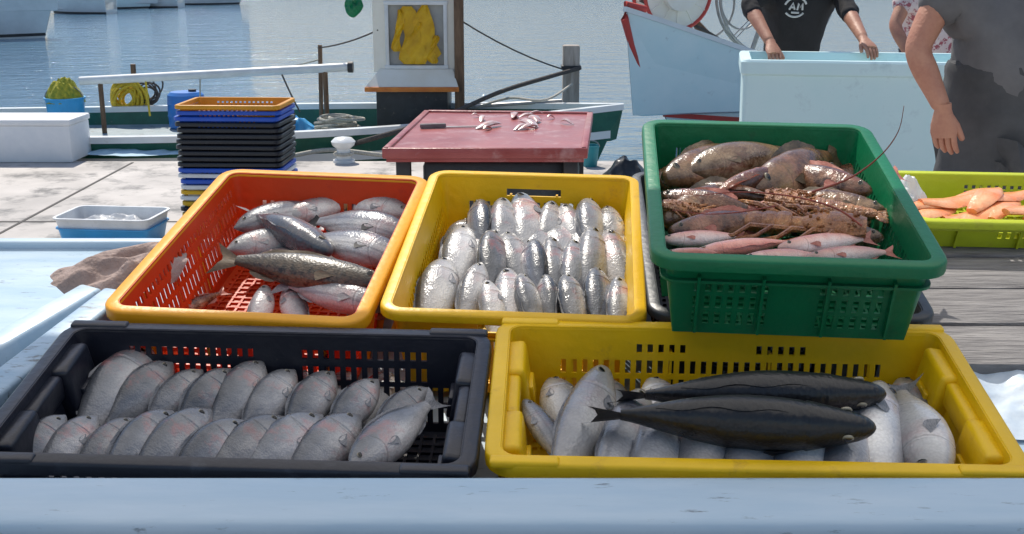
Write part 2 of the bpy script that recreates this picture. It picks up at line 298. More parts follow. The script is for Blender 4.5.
def crate_meshes(L,D,H,zr,hole,mw,mr,root,taper=.025,th=.0035,step=.008,rim=.015,rimh=.014,r=.022,band=True,floor_ribs=True,lug=False,mf=None):
    st=ringpath(L/2-rim,D/2-rim,r,step); n=len(st); mb=MB(); bm=mb.bm
    def pos(i,z,o):
        x,y,nx,ny=st[i%n][:4]; k=taper*(1-z/H); return V((x-nx*(k+o),y-ny*(k+o),z))
    nr=len(zr); out=[[bm.verts.new(pos(i,z,0)) for z in zr] for i in range(n)]; inn=[[bm.verts.new(pos(i,z,th)) for z in zr] for i in range(n)]
    hl=[[ (st[i][4]>=0 and st[i][6]%2==1 and hole(st[i][4],st[i][5],j)) or (st[i][4]>=0 and hole(st[i][4],st[i][5],j)==2) for j in range(nr-1)] for i in range(n)]
    for i in range(n):
        k=(i+1)%n
        for j in range(nr-1):
            if hl[i][j]: continue
            bm.faces.new((out[i][j],out[k][j],out[k][j+1],out[i][j+1])); bm.faces.new((inn[k][j],inn[i][j],inn[i][j+1],inn[k][j+1]))
            if hl[i-1][j]: bm.faces.new((out[i][j],out[i][j+1],inn[i][j+1],inn[i][j]))
            if hl[k][j]: bm.faces.new((out[k][j],out[k][j+1],inn[k][j+1],inn[k][j]))
            if j==0 or hl[i][j-1]: bm.faces.new((out[i][j],out[k][j],inn[k][j],inn[i][j]))
            if j==nr-2 or hl[i][j+1]: bm.faces.new((out[i][j+1],out[k][j+1],inn[k][j+1],inn[i][j+1]))
    mb.build('wall',mw,root)
    def sweep(prof):
        m2=MB(); rings=[]
        s2=ringpath(L/2-rim,D/2-rim,r,.05)
        for x,y,nx,ny,*_ in s2: rings.append([V((x+nx*o,y+ny*o,z)) for o,z in prof])
        rings.append(rings[0]); m2.loft(rings,cap=False); return m2
    h=H
    m2=sweep([(-th-.001,h-.005),(-th,h-.001),(-th+.002,h+.001),(rim-.004,h+.001),(rim-.001,h-.001),(rim,h-.004),(rim,h-rimh),(rim-.003,h-rimh),(rim-.003,h-.007),(-th-.001,h-.007)])
    m2.build('rim',mr,root)
    if band:
        zz=H*.70; k=taper*(1-.70)
        m3=sweep([(-k-.001,zz),(-k+.008,zz),(-k+.008,zz-.004),(-k-.001,zz-.004)])
        for sx in (-1,1):
            for q in (-.33,-.11,.11,.33):
                m3.box((q*L,sx*(D/2-rim-taper*.5+.002),H*.4),(.004,.012,H*.72),rot=M.Rotation(sx*math.atan(-taper/H),3,'X'))
                m3.box((sx*(L/2-rim-taper*.5+.002),q*D*.8,H*.4),(.012,.004,H*.72),rot=M.Rotation(sx*math.atan(taper/H),3,'Y'))
        m3.build('reinforcing_rib',mr,root)
    a,b=L/2-rim-taper-th,D/2-rim-taper-th
    m4=MB().box((0,0,.003),(2*a+.004,2*b+.004,.006),bev=.001)
    if floor_ribs:
        k=int(2*a/.018)
        for i in range(1,k): m4.box((-a+2*a*i/k,0,.0075),(.004,2*b-.02,.004))
        k=int(2*b/.018)
        for i in range(1,k): m4.box((0,-b+2*b*i/k,.0078),(2*a-.02,.004,.004))
    m4.build('floor_grid',mf or mw,root,smooth=False)
    if lug:
        for sx in (-1,1):
            m5=MB()
            xx=sx*(L/2-rim-.016)
            for sy in (-1,1):
                m5.box((xx,sy*D*.25,H*.62),(.036,D*.24,H*.66),bev=.008,rot=M.Rotation(sx*.14,3,'Y'),seg=3)
                m5.box((xx-sx*.02,sy*D*.25,H*.58),(.01,D*.12,H*.22),bev=.003,rot=M.Rotation(sx*.14,3,'Y'))
            m5.box((xx+sx*.004,0,H*.8),(.02,D*.26,H*.24),bev=.006,seg=3)
            m5.build('stacking_lug',mr,root)
            for sy in (-1,1): MB().box((sx*(L/2-.05),sy*(D/2-.009),H-.002),(.085,.017,.012),bev=.004,seg=3).build('corner_pad',mr,root)
Z9=[0,.02,.045,.053,.078,.086,.108,.120,.134,.16]
def zsc(H): return [z*H/.16 for z in Z9]
def cratemtx(cu,cv,wr,H,rot): return TM@Tr(cu,cv,wr-H)@Rz(rot)

def h_fy(s,t,j):
    if s in (1,3): return (j==7 and .05<abs(t)<.13) or (j==5 and abs(t)<.24) or (j in (1,3) and abs(t)<.26)
    return (j in (1,3) and abs(t)<.12)
r=thing('fish_crate','yellow plastic crate at the front right holding two dark fish over pale ones','crate',cratemtx(.302,1.308,0,.155,R(-2.0)))
crate_meshes(.662,.365,.155,zsc(.155),h_fy,m_yel,m_yel,r,lug=True,rim=.018,rimh=.02)
def h_bk(s,t,j):
    if s in (1,3): return (j in (5,7) and .03<abs(t)<.23) or (j in (1,3) and abs(t)<.25)
    return j in (1,3) and abs(t)<.1
r=thing('fish_crate','black plastic crate at the front left with two rows of silver fish','crate',cratemtx(-.350,1.305,0,.155,R(-2.6)))
crate_meshes(.630,.35,.155,zsc(.155),h_bk,m_blk,m_blk,r,lug=True,rim=.018,rimh=.018)
def h_std(s,t,j):
    if s in (0,2): return (j in (1,3,5) and abs(t)<.24)
    return (j in (1,3,5) and abs(t)<.13) or (2 if (j==7 and abs(t)<.05) else False)
def h_or(s,t,j):
    if s in (0,2): return (j in (1,3,5,7) and abs(t)<.25)
    return (j in (1,3,5) and abs(t)<.13)
r=thing('fish_crate','red and orange plastic crate behind the black crate with a spotted fish','crate',cratemtx(-.390,1.790,.004,.16,R(-6)))
crate_meshes(.41,.59,.16,Z9,h_or,m_orw,m_orr,r,rim=.018,rimh=.018)
r=thing('fish_crate','middle yellow plastic crate packed with rows of small silver fish','crate',cratemtx(.021,1.790,.004,.16,R(-4.5)))
crate_meshes(.405,.585,.16,Z9,h_std,m_yel,m_yel2,r)
r=thing('crate','dark grey empty crate underneath the green crate','crate',cratemtx(.432,1.792,.003,.16,R(-2.5)))
crate_meshes(.43,.585,.16,Z9,h_std,m_dgy,m_dgy,r)
def h_gr(s,t,j):
    if s in (0,2): return (j in (1,3,5) and .03<abs(t)<.24)
    return (j in (1,3,5) and .03<abs(t)<.14)
r=thing('fish_crate','green plastic crate of mixed fish and lobsters stacked on a dark crate','crate',cratemtx(.415,1.69,.142,.134,R(-4.5)))
crate_meshes(.405,.585,.134,zsc(.134),h_gr,m_grn,m_grn,r,rim=.018,rimh=.018,taper=.02)
r=thing('crate','lime green crate of orange fillets on the wooden planks','crate',cratemtx(1.045,2.13,-.068,.064,R(-3)))
crate_meshes(.54,.27,.064,zsc(.064),lambda s,t,j:(j in (3,5) and abs(t)<.1),m_lime,m_lime,r,taper=.014)
rj=lambda a:random.uniform(-a,a)
for i in range(18):
    mb=MB(); x=.84+.024*i+rj(.01); y=2.125+rj(.05)
    k=[]
    for q in range(7):
        s=q/6; wd=.022*math.sin(PI*min(max(s,.06),.97))**.6+.003
        k.append([V((wd*math.cos(2*PI*a/10),(s-.5)*.14,.006*math.sin(2*PI*a/10)+.006*math.sin(s*5+i))) for a in range(10)])
    mb.loft(k); o=mb.build('fish_fillet',m_orfish,None,mtx=TM@Tr(x,y,-.086+.006*(i%3))@Rz(R(random.uniform(-75,-40))))
    tag(o,'orange fish fillet lying in the lime green crate','fish fillet','orange fillets in the lime crate')

# ---------------------------------------------------------------- stall
r=thing('market_stall','pale blue fibreglass stall tray with raised rails holding the fish crates','stall',TM)
MB().box((-.2,1.60,-.185),(2.7,1.02,.03),bev=.008).build('tray_floor',m_stall,r)
MB().box((.0,1.064,-.069),(3.0,.096,.15),bev=.014,seg=4).build('front_rail',m_stall,r)
MB().box((-.2,2.115,-.175),(2.7,.024,.04),bev=.006,seg=3).build('back_lip',m_stall,r)
def rail(p,q,wd,h,top):
    a=Tw(*p,top); b=Tw(*q,top); d=b-a; an=math.atan2(d.y,d.x); c=(a+b)/2; c.z=top-h/2
    return MB().box(c,(d.length,wd,h),bev=.007,rot=M.Rotation(an,3,'Z'),seg=3)
rail((-60,425),(118,288),.05,.13,-.02).build('side_rail',m_stall2,r)
rail((-60,372),(92,285),.045,.13,-.03).build('side_rail',m_stall,r)
for x in (-1.35,1.0):
    for y in (1.15,2.02):
        p=TM@V((x,y,-.2)); q=TI@V((p.x,p.y,0.01)); MB().tube([(x,y,-.19),tuple(q)],.03,10).build('leg',m_stall2,r)
r=thing('plank_shelf','grey weathered wooden boards beside the green crate','shelf',TM)
for i in range(5):
    v=1.66+i*.135
    MB().box((1.16,v,-.145+rj(.002)),(.94,.128,.022),bev=.004).build('plank',m_wood,r)
for x in (.8,1.5):
    MB().box((x,1.92,-.164),(.05,.62,.014),bev=.003).build('bearer',m_wood,r)
def crumple(nx,ny,sx,sy,amp,seed,fr=9,shape=None,edgev=.18,sharp=1.0,aniso=(1,1)):
    mb=MB(); vs=[]
    for i in range(nx+1):
        row=[]
        for j in range(ny+1):
            a=i/nx-.5; b=j/ny-.5
            ax,bx=2*a,2*b; u_=ax*math.sqrt(max(0,1-bx*bx/2))/2; v_=bx*math.sqrt(max(0,1-ax*ax/2))/2
            edge=1+edgev*noise.noise(V((math.cos(math.atan2(b,a))*1.6,math.sin(math.atan2(b,a))*1.6,seed)))
            p=V((u_*sx*edge,v_*sy*edge,0)); fall=min(1,3.5*(.5-max(abs(a),abs(b))))
            wx=.02*noise.noise(V((p.x*12,p.y*12,seed+9)))
            n1=noise.noise(V(((p.x+wx)*fr*aniso[0],(p.y+wx)*fr*aniso[1],seed))); n2=noise.noise(V((p.x*fr*2.1*aniso[0],p.y*fr*2.1*aniso[1],seed+4)))
            if sharp<1: r1=math.cos(n1*5)*.5+.3; r2=n2*.5
            else: r1=(1-abs(n1)*2)*.7+.3; r2=(1-abs(n2)*2)*.35
            h=amp*(r1+r2)*(.15+.85*fall)
            if shape: h+=shape(a,b)
            row.append(mb.bm.verts.new((p.x,p.y,h)))
        vs.append(row)
    for i in range(nx):
        for j in range(ny): mb.bm.faces.new((vs[i][j],vs[i+1][j],vs[i+1][j+1],vs[i][j+1]))
    return mb
c=Tw(122,264,-.03)
o=crumple(90,60,.23,.13,.022,3.1,fr=17,sharp=.4,aniso=(.6,1.5),shape=lambda a,b:-.05*max(0,abs(a)-.3)-.06*max(0,-b-.2)).build('rag',m_rag,mtx=TM@Tr(c.x,c.y-.01,-.028)@Rz(R(26)))
tag(o,'crumpled brown rag draped on the pale blue stall rail','rag')
c=Tw(1000,362,-.12)
o=crumple(60,60,.36,.27,.016,8.2,fr=12).build('plastic_sheet',m_sheet,mtx=TM@Tr(c.x+.03,c.y-.01,-.165)@Rz(R(-8)))
tag(o,'pale blue crumpled plastic sheet beside the green crate, below the planks','plastic sheet')
c=Tw(905,205,-.1)
o=crumple(50,50,.14,.17,.03,12.2,fr=22,shape=lambda a,b:.06*max(0,.5-math.hypot(a,b))*2).build('plastic_bag',m_film,mtx=TM@Tr(c.x-.01,c.y,-.12))
tag(o,'crumpled white plastic bag between the green and lime crates','plastic bag')

# ---------------------------------------------------------------- fish
def lerp_prof(P,s):
    n=len(P)
    for i in range(n-1):
        a,b=P[i],P[i+1]
        if a[0]<=s<=b[0]:
            t=(s-a[0])/(b[0]-a[0]); p0=P[max(i-1,0)]; p3=P[min(i+2,n-1)]; o=[]
            for k in (1,2,3):
                m1=(b[k]-p0[k])/(b[0]-p0[0])*(b[0]-a[0]); m2=(p3[k]-a[k])/(p3[0]-a[0])*(b[0]-a[0])
                o.append((2*t**3-3*t*t+1)*a[k]+(t**3-2*t*t+t)*m1+(-2*t**3+3*t*t)*b[k]+(t**3-t*t)*m2)
            return o
    return P[-1][1:]
PROF={
'bream':[(0,.008,.008,.006),(.03,.035,.03,.026),(.08,.082,.055,.056),(.15,.122,.085,.082),(.24,.15,.108,.104),(.35,.163,.126,.116),(.48,.15,.126,.11),(.6,.12,.106,.088),(.72,.078,.073,.054),(.8,.05,.048,.03),(.86,.035,.035,.015)],
'bass':[(0,.012,.012,.01),(.025,.035,.032,.03),(.07,.056,.05,.045),(.15,.08,.072,.06),(.25,.1,.09,.075),(.36,.108,.1,.082),(.48,.105,.1,.08),(.62,.085,.083,.062),(.74,.057,.055,.038),(.82,.038,.036,.02),(.87,.028,.028,.012)],
}
def fish_proto(kind,mskin,mfin,name,label,cat='fish',fin=1.0):
    P=PROF[kind]; root=thing(name,label,cat,M.Identity(4)); mb=MB(); rings=[]
    S=sorted(set([i/30*.86 for i in range(31)]+[.006,.014,.228,.236,.244,.252])); n=20
    for s in S:
        t,b,w=lerp_prof(P,s)
        if s<.236: w*=1+.05*max(0,(s-.12)/.11)
        if .236<s<.25: w*=.975
        if s==0: t=b=w=.006
        ring=[]
        for k in range(n):
            a=2*PI*k/n; cy=math.cos(a); sy=math.sin(a); pw=.95
            yy=w*math.copysign(abs(cy)**pw,cy); zz=(t if sy>0 else b)*math.copysign(abs(sy)**1.0,sy)
            ring.append(V((.5-s,yy,zz-.01*math.sin(s*6)))) 
        rings.append(ring)
    mb.loft(rings); mb.build('body',mskin,root)
    x0=-.35; mb=MB(); h=lerp_prof(P,.86)[0]*.9; n=9; ia=[];ib=[]
    for k in range(n):
        q=-1+2*k/(n-1); ia.append(mb.bm.verts.new((x0,.0,q*h))); 
        ib.append(mb.bm.verts.new((-.44-.06*abs(q)**1.2+.003*((k*7)%3-1),.008*math.sin(q*4),q*.10)))
    for k in range(n-1): mb.bm.faces.new((ia[k],ia[k+1],ib[k+1],ib[k]))
    mb.build('tail_fin',mfin,root)
    for nm,s0,s1,up,hh in (('dorsal_fin',.30,.74,1,.026*fin),('anal_fin',.60,.76,-1,.022*fin)):
        mb=MB(); prev=None; K=14
        for k in range(K+1):
            s=s0+(s1-s0)*k/K; t,b,w=lerp_prof(P,s); z=(t if up>0 else -b)-.01*math.sin(s*6)
            hx=hh*math.sin(PI*min(.97,(k+.6)/(K+1)))**.6*(1 if k%2 else .92)
            a=mb.bm.verts.new((.5-s,0,z-up*.008)); c=mb.bm.verts.new((.5-s-hx*.9,.006*math.sin(k),z+up*hx*.6))
            if prev: mb.bm.faces.new((prev[0],a,c,prev[1]))
            prev=(a,c)
        mb.build(nm,mfin,root)
    for sgn in (-1,1):
        mb=MB(); w=lerp_prof(P,.27)[2]; base=V((.235,sgn*(w*.97),-.035)); c=mb.bm.verts.new(base); pr=None
        for k in range(7):
            a=R(158+(k-3)*7); d=.12-.01*abs(k-2.5)
            v=mb.bm.verts.new(base+V((math.cos(a)*d,sgn*(.01-.05*d*(k/7)),math.sin(a)*d-.05)))
            if pr: mb.bm.faces.new((c,pr,v))
            pr=v
        mb.build('pectoral_fin',mfin,root)
        t,b,w=lerp_prof(P,.095)
        o=MB().ell((0,0,0),(.021,.009,.021),12).build('eye',m_eye,root); o.location=(.5-.1,sgn*w*.9,t*.33)
    return root
ORD=['first','second','third','fourth','fifth','sixth','seventh','eighth','ninth','tenth','eleventh','twelfth']
def fmtx(head,tail,wh,wt,roll,k=1.0):
    h=Tw(*head,wh); t=Tw(*tail,wt); c=(h+t)/2; x=(h-t); L=x.length; x.normalize()
    y=V((0,0,1)).cross(x).normalized(); z=x.cross(y)
    m=M((x,y,z)).transposed().to_4x4()
    return TM@Tr(c)@m@M.Rotation(roll,4,'X')@M.Diagonal(V((L,L*k,L*k,1)))
used={}
def put(key,head,tail,wh,wt,roll,label,group=None,k=1.0):
    pr=PROTO[key]; m=fmtx(head,tail,wh,wt,R(roll),k)
    if key not in used:
        used[key]=1; KIDS[pr.name]=[(c,kids(c)) for c in kids(pr)]; pr.matrix_world=m; pr['label']=label
        if group: pr['group']=group
        return pr
    return copy_tree(pr,m,label,group)
PROTO={
 'bream':fish_proto('bream',f_bream,m_fin,'bream','x'),
 'pale':fish_proto('bream',f_pale,m_fin,'bream','x'),
 'plump':fish_proto('bass',f_pale,m_fin,'plump_fish','x',fin=.5),
 'plumpgrey':fish_proto('bass',f_bream,m_fin,'plump_fish','x',fin=.5),
 'dark':fish_proto('bass',f_dark,m_findk,'sea_bass','x',fin=.3),
 'blue':fish_proto('bream',f_bluegrey,m_findk,'bream','x'),
 'grouper':fish_proto('bass',f_group,m_finbr,'grouper','x',fin=1.6),
 'red':fish_proto('bass',f_red,m_finrd,'red_fish','x'),
 'mullet':fish_proto('bass',f_mul,m_finrd,'red_mullet','x'),
 'olive':fish_proto('bream',f_olive,m_finbr,'flat_bodied_fish','x'),
 'scorp':fish_proto('bass',f_dkred,m_finrd,'scorpion_fish','x',fin=2.6),
 'brown':fish_proto('bass',f_brown,m_finbr,'mottled_fish','x',fin=2.4),
 'slim':fish_proto('bass',f_bluegrey,m_fin,'slim_silver_fish','x'),
}
back=[((152,348),(90,424)),((172,362),(118,420)),((200,370),(155,420)),((230,368),(186,424)),((264,362),(222,426)),((295,372),(252,428)),((332,374),(294,430)),((376,382),(336,430)),((426,386),(380,432))]
front=[((66,416),(26,458)),((100,418),(54,460)),((136,418),(90,460)),((174,412),(122,462)),((210,410),(152,462)),((247,418),(190,464)),((284,418),(224,464)),((322,418),(260,464)),((362,416),(306,464))]
for i,(h,f_) in enumerate(back):
    e=(f_[0]-(h[0]-f_[0])*.35,f_[1]+(f_[1]-h[1])*.35)
    put('bream',(h[0]+rj(3),h[1]+rj(3)),e,-.048+rj(.005),-.10,(-46 if i else -60)+rj(10),'silver bream in the back row of the black crate, %s from the left'%ORD[i],'back row of bream in the black crate',k=1.42)
for i,(h,f_) in enumerate(front):
    e=(f_[0]-(h[0]-f_[0])*.55,f_[1]+(f_[1]-h[1])*.8)
    put('bream',(h[0]+rj(3),h[1]+rj(3)),e,-.035+rj(.004),-.08,-48+rj(10),'silver bream in the front row of the black crate, %s from the left'%ORD[i],'front row of bream in the black crate',k=1.40)
put('bream',(350,472),(440,396),-.04,-.045,58,'large silver bream with raised tail at the right end of the black crate',k=1.0)
for i in range(8): put('bream',(110+40*i,372),(80+40*i,440),-.10,-.115,-70,'grey fish of the hidden lower layer in the black crate','lower layer of bream in the black crate',k=1.2)
rows=[([480,503,525,546,567,588,609],210,258,'back'),([492,511,531,551,571,592,612],242,296,'middle'),([490,508,527,546,572,596,618],282,334,'front')]
for xs,y0,y1,nm in rows:
    for i,x in enumerate(xs):
        sl=6+rj(10)+(560-x)*.03; key=['plumpgrey','bream','plumpgrey','pale','blue','plump','bream','plumpgrey'][(i*3+len(nm))%8]
        kk=1.38 if key.startswith('plump') else .98
        put(key,(x+rj(3)+2-sl*.5,y0+rj(8)-8),(x+sl,y1+18+rj(5)),-.042+rj(.008),-.09+rj(.008),(-58 if (i+len(nm))%4 else 50)+rj(22),'small silver fish in the %s row of the middle yellow crate, %s from the left'%(nm,ORD[i]),'rows of small fish in the middle yellow crate',k=kk)
for i in range(7): put('bream',(470+24*i,222),(462+24*i,300),-.08,-.10,-70,'small fish of the hidden lower layer in the middle yellow crate','lower layer of fish in the middle yellow crate',k=1.1)
for i in range(4): put('blue',(500+34*i,203),(492+34*i,262),-.07,-.10,-70,'small fish at the back wall of the middle yellow crate, %s from the left'%ORD[i],'fish along the back wall of the middle yellow crate',k=1.0)
put('pale',(466,226),(450,312),-.05,-.10,-68,'larger pale fish at the back left of the middle yellow crate',k=.95)
put('pale',(448,258),(422,354),-.05,-.10,-66,'largest white fish at the front left corner of the middle yellow crate',k=1.0)
put('pale',(482,262),(460,348),-.042,-.10,-62,'pale fish right of the largest white one in the middle yellow crate',k=.88)
# front yellow crate
put('dark',(886,394),(606,396),.010,.008,40,'upper of the two long dark sea bass in the front yellow crate',k=1.05)
put('dark',(876,428),(580,414),.024,.018,36,'lower of the two long dark sea bass in the front yellow crate',k=1.10)
py=[('plump',(604,368),(552,510),-60,'large white bellied',1.1),('slim',(524,400),(580,480),70,'slim grey',1.0),('plump',(642,392),(596,535),-50,'pale round',1.2),('plump',(664,404),(644,540),-54,'pale',1.35),('plumpgrey',(706,404),(690,540),-120,'grey speckled',1.35),('plump',(756,404),(738,540),-60,'white',1.35),('plump',(806,404),(790,540),-110,'pale grey',1.35),('plumpgrey',(852,404),(838,540),-60,'grey',1.35),('plump',(880,384),(880,525),112,'white bellied',1.2)]
wd=['left of the dark pair','at the far left corner','under the tails of the dark pair','below the lower dark fish toward the left','third under the lower dark fish','below the middle of the lower dark fish','just right of the middle under the lower dark fish','below the head of the lower dark fish','right of the dark fish heads']
for (key,h,t,ro,ad,kk),w_ in zip(py,wd): put(key,h,t,-.028,-.045,ro+rj(8),ad+' fish '+w_,k=kk)
put('plump',(936,484),(898,380),-.03,-.04,110,'white fish with raised tail at the right side of the front yellow crate',k=1.45)
put('bream',(972,474),(868,404),-.075,-.08,60,'grey fish beneath the rightmost white fish in the front yellow crate',k=.9)
for k_,x in enumerate((550,600,650,700,750,800,850,900)): put('bream' if k_%2 else 'pale',(x,378),(x+30,460),-.07,-.09,80,'half hidden fish of the lower layer in the front yellow crate, %s from the left'%ORD[k_],'lower layer of fish in the front yellow crate',k=1.2)
# orange crate
put('blue',(234,228),(340,204),-.055,-.065,62,'striped bluish fish at the back left of the orange crate')
put('bream',(226,250),(326,234),-.05,-.07,58,'silver fish above the spotted grouper at the left of the orange crate')
put('grouper',(390,284),(212,258),-.04,-.045,-56,'brown spotted grouper lying across the orange crate',k=.92)
put('plump',(266,286),(254,340),-.075,-.115,-70,'pale silver fish under the grouper at the front left of the orange crate',k=1.6)
put('plumpgrey',(288,286),(304,342),-.08,-.12,66,'darker grey fish under the grouper, right of the pale one',k=1.6)
put('red',(240,206),(300,196),-.09,-.09,75,'small reddish fish at the back left corner of the orange crate')
put('bream',(412,216),(322,198),-.055,-.065,-60,'silver fish nearest the back right of the orange crate')
put('blue',(412,236),(304,220),-.045,-.065,-58,'bluish fish in the middle of the right pile in the orange crate',k=1.05)
put('blue',(404,258),(296,236),-.042,-.055,-66,'dull bluish fish just above the grouper at the right')
put('slim',(390,306),(274,282),-.06,-.065,-60,'slim grey fish in front of the grouper at the right',k=1.2)
put('bream',(282,218),(366,200),-.055,-.06,60,'grey fish wedged between the left and right piles in the orange crate')
put('slim',(330,252),(250,212),-.035,-.05,50,'slim grey fish lying crosswise on the pile in the orange crate',k=1.3)
put('bream',(244,266),(345,256),-.075,-.09,70,'grey fish almost hidden beneath the spotted grouper',k=1.1)
put('scorp',(165,318),(228,290),-.125,-.125,70,'dark reddish fish lying at the front left corner of the orange crate')
put('red',(385,318),(325,302),-.115,-.115,-70,'small reddish fish at the front right of the orange crate')
put('red',(350,330),(300,318),-.12,-.12,60,'small reddish fish near the front wall of the orange crate')
# green crate
W0=.122
put('olive',(686,172),(800,148),W0-.012,W0-.022,56,'pale olive flat bodied fish at the back of the green crate',k=.92)
put('brown',(664,180),(760,150),W0-.02,W0-.04,60,'brown mottled fish behind the olive one in the green crate',k=1.4)
put('brown',(752,190),(842,154),W0-.01,W0-.03,40,'brown fish right of the olive fish in the green crate',k=1.3)
put('scorp',(872,192),(766,168),W0-.008,W0-.02,-50,'dark red spiny fish nearest the back right wall of the green crate',k=1.3)
put('scorp',(840,170),(750,164),W0-.03,W0-.03,-60,'dark red fish at the back right corner of the green crate',k=1.3)
put('scorp',(658,196),(762,212),W0-.008,W0-.01,50,'dark red scorpion fish at the left of the green crate',k=1.3)
put('brown',(886,212),(770,196),W0-.018,W0-.02,-62,'brown mottled fish at the right wall of the green crate',k=1.4)
put('brown',(662,222),(764,186),W0-.02,W0-.025,44,'brown mottled fish at the left wall of the green crate',k=1.3)
put('scorp',(668,232),(780,218),W0-.008,W0-.01,50,'long brown fish lying above the pink mullet',k=1.2)
put('scorp',(776,170),(694,206),W0+.0,W0-.012,45,'dark red fish lying crosswise in the middle of the green crate',k=1.2)
put('brown',(700,186),(796,206),W0-.004,W0-.012,-50,'brown mottled fish across the middle of the green crate',k=1.2)
put('brown',(884,238),(780,228),W0-.018,W0-.028,-50,'brown fish behind the pink mullet at the right of the green crate',k=1.3)
for i,(h,t) in enumerate([((660,240),(748,236)),((692,254),(800,240)),((778,248),(876,238)),((806,258),(898,252)),((662,254),(738,254)),((740,260),(830,256))]):
    put('mullet',h,t,W0-.004+.003*i,W0-.010,(66,-60,60,64,-62,60)[i],['pink red mullet at the front left of the green crate, further back','long pink red mullet in the middle front of the green crate','pink red mullet at the centre right front of the green crate','pink red mullet nearest the front right corner of the green crate','pink red mullet nearest the front left corner of the green crate','pink red mullet at the middle of the front wall of the green crate'][i],k=.92)
for i in range(8):
    x=680+(i%4)*58; y=180+(i//4)*40
    put('scorp' if i%2 else 'brown',(x-30,y),(x+50,y-6),W0-.06,W0-.07,75,'half hidden brown fish of the lower layer in the green crate','lower layer of fish in the green crate',k=1.8)
def lobster(label,head,tail,w,k=1.45):
    root=thing('spiny_lobster',label,'lobster',fmtx(head,tail,w,w-.01,0,k))
    mb=MB(); rings=[]
    for i in range(13):
        s=i/12; ww=.035+.05*math.sin(PI*min(1,s*1.1+.12))**.7; 
        rings.append([V((.5-.42*s,ww*math.cos(2*PI*k/14)*(1+.06*(k%2)),.6*ww*math.sin(2*PI*k/14)+.01)) for k in range(14)])
    mb.loft(rings)
    for i in range(40): 
        a=random.uniform(.2,2.9); s=random.uniform(.1,.9); mb.ell((.5-.42*s,.075*math.cos(a),.048*math.sin(a)+.01),(.012,.005,.009),6)
    mb.build('carapace',f_lob,root)
    mb=MB()
    for q in range(6):
        x0=.08-q*.08; w_=.075-.006*q
        mb.loft([[V((x0+dx,w_*f2*math.cos(2*PI*k/14),.6*w_*f2*math.sin(2*PI*k/14))) for k in range(14)] for dx,f2 in ((.01,.85),(0,1),(-.05,1.03),(-.085,.8))])
    mb.build('abdomen',f_lob,root)
    mb=MB()
    for a in (-.5,-.25,0,.25,.5): mb.ell((-.45,.08*math.sin(a*2),0),(.06,.028,.008),8,rot=M.Rotation(-a,3,'Z'))
    mb.build('tail_fan',f_lob,root)
    for sgn in (-1,1):
        for q in range(5):
            x=.36-.07*q; l=.10+.015*q
            MB().tube([(x,sgn*.05,0),(x-.03-.04*q+rj(.02),sgn*.11,.03),(x-.09-.05*q,sgn*(.11+l*.4),.01),(x-.2-.06*q+rj(.04),sgn*(.11+l*.4),-.01)],[.012,.011,.009,.004],6).build('leg',f_lob,root)
    return root
l1=lobster('reddish brown spiny lobster across the centre of the green crate',(866,230),(688,216),W0-.002)
l2=lobster('orange brown spiny lobster at the right of the green crate behind the other',(764,198),(888,216),W0-.006)
l3=lobster('dark orange spiny lobster at the left of the green crate above the mullet',(662,206),(764,226),W0-.006,1.3)
def antenna(root,pts,th=.0048):
    iv=root.matrix_world.inverted(); P=catmull([iv@(TM@Tw(x,y,w)) for x,y,w in pts],6); n=len(P)
    MB().tube(P,[th*(1-.7*i/(n-1)) for i in range(n)],6).build('antenna',f_ant,root)
antenna(l1,[(862,226,.14),(835,208,.155),(790,196,.16),(740,192,.165),(695,196,.165)])
antenna(l1,[(812,192,.14),(850,178,.16),(880,156,.20),(898,132,.25),(904,106,.3)],.0055)
antenna(l2,[(776,206,.14),(740,212,.15),(705,214,.15),(672,210,.15)])
bpy.context.view_layer.update()

# ---------------------------------------------------------------- ground, water
def watermat():
    m,nt,b=nodes('harbour_water'); L=nt.links.new
    tc=N(nt,'ShaderNodeTexCoord'); mp=N(nt,'ShaderNodeMapping'); mp.inputs['Scale'].default_value=(.55,1.3,1); L(tc.outputs['Object'],mp.inputs[0])
    b.inputs['Base Color'].default_value=(.09,.19,.29,1); b.inputs['Roughness'].default_value=.05; b.inputs['IOR'].default_value=1.33
    n1=N(nt,'ShaderNodeTexNoise',i_Scale=1.6,i_Detail=6.0,i_Roughness=.6); n2=N(nt,'ShaderNodeTexNoise',i_Scale=9.0,i_Detail=3.0)
    L(mp.outputs[0],n1.inputs['Vector']); L(mp.outputs[0],n2.inputs['Vector'])
    a=N(nt,'ShaderNodeMath',operation='MULTIPLY_ADD'); L(n2.outputs['Fac'],a.inputs[0]); a.inputs[1].default_value=.2; L(n1.outputs['Fac'],a.inputs[2])
    bp=N(nt,'ShaderNodeBump',i_Strength=1.0,i_Distance=.12); L(a.outputs[0],bp.inputs['Height']); L(bp.outputs[0],b.inputs['Normal'])
    return m
def sheet(name,x0,x1,y0,y1,z,m):
    mb=MB(); mb.bm.faces.new([mb.bm.verts.new(p) for p in ((x0,y0,z),(x1,y0,z),(x1,y1,z),(x0,y1,z))]); o=mb.build(name,m,smooth=False); o['kind']='structure'; return o
sheet('water',-900,900,9.2,2500,-.4,watermat())
sheet('seabed',-900,900,-900,2500,-2.5,mat('sand',(.2,.18,.14),rough=.9))
m_quay=mat('quay_concrete',(.38,.355,.335),(.56,.525,.495),scale=1.4,rough=.65,bump=.5,bscale=14,c3=(.16,.155,.15),s3=2.6,amt3=(.50,.64))
mb=MB().box((0,-10.3,-1.25),(120,39.4,2.5),bev=.03); o=mb.build('quay',m_quay); o['kind']='structure'
mb=MB()
for y in (5.2,7.1): mb.box((0,y,.0015),(60,.02,.003))
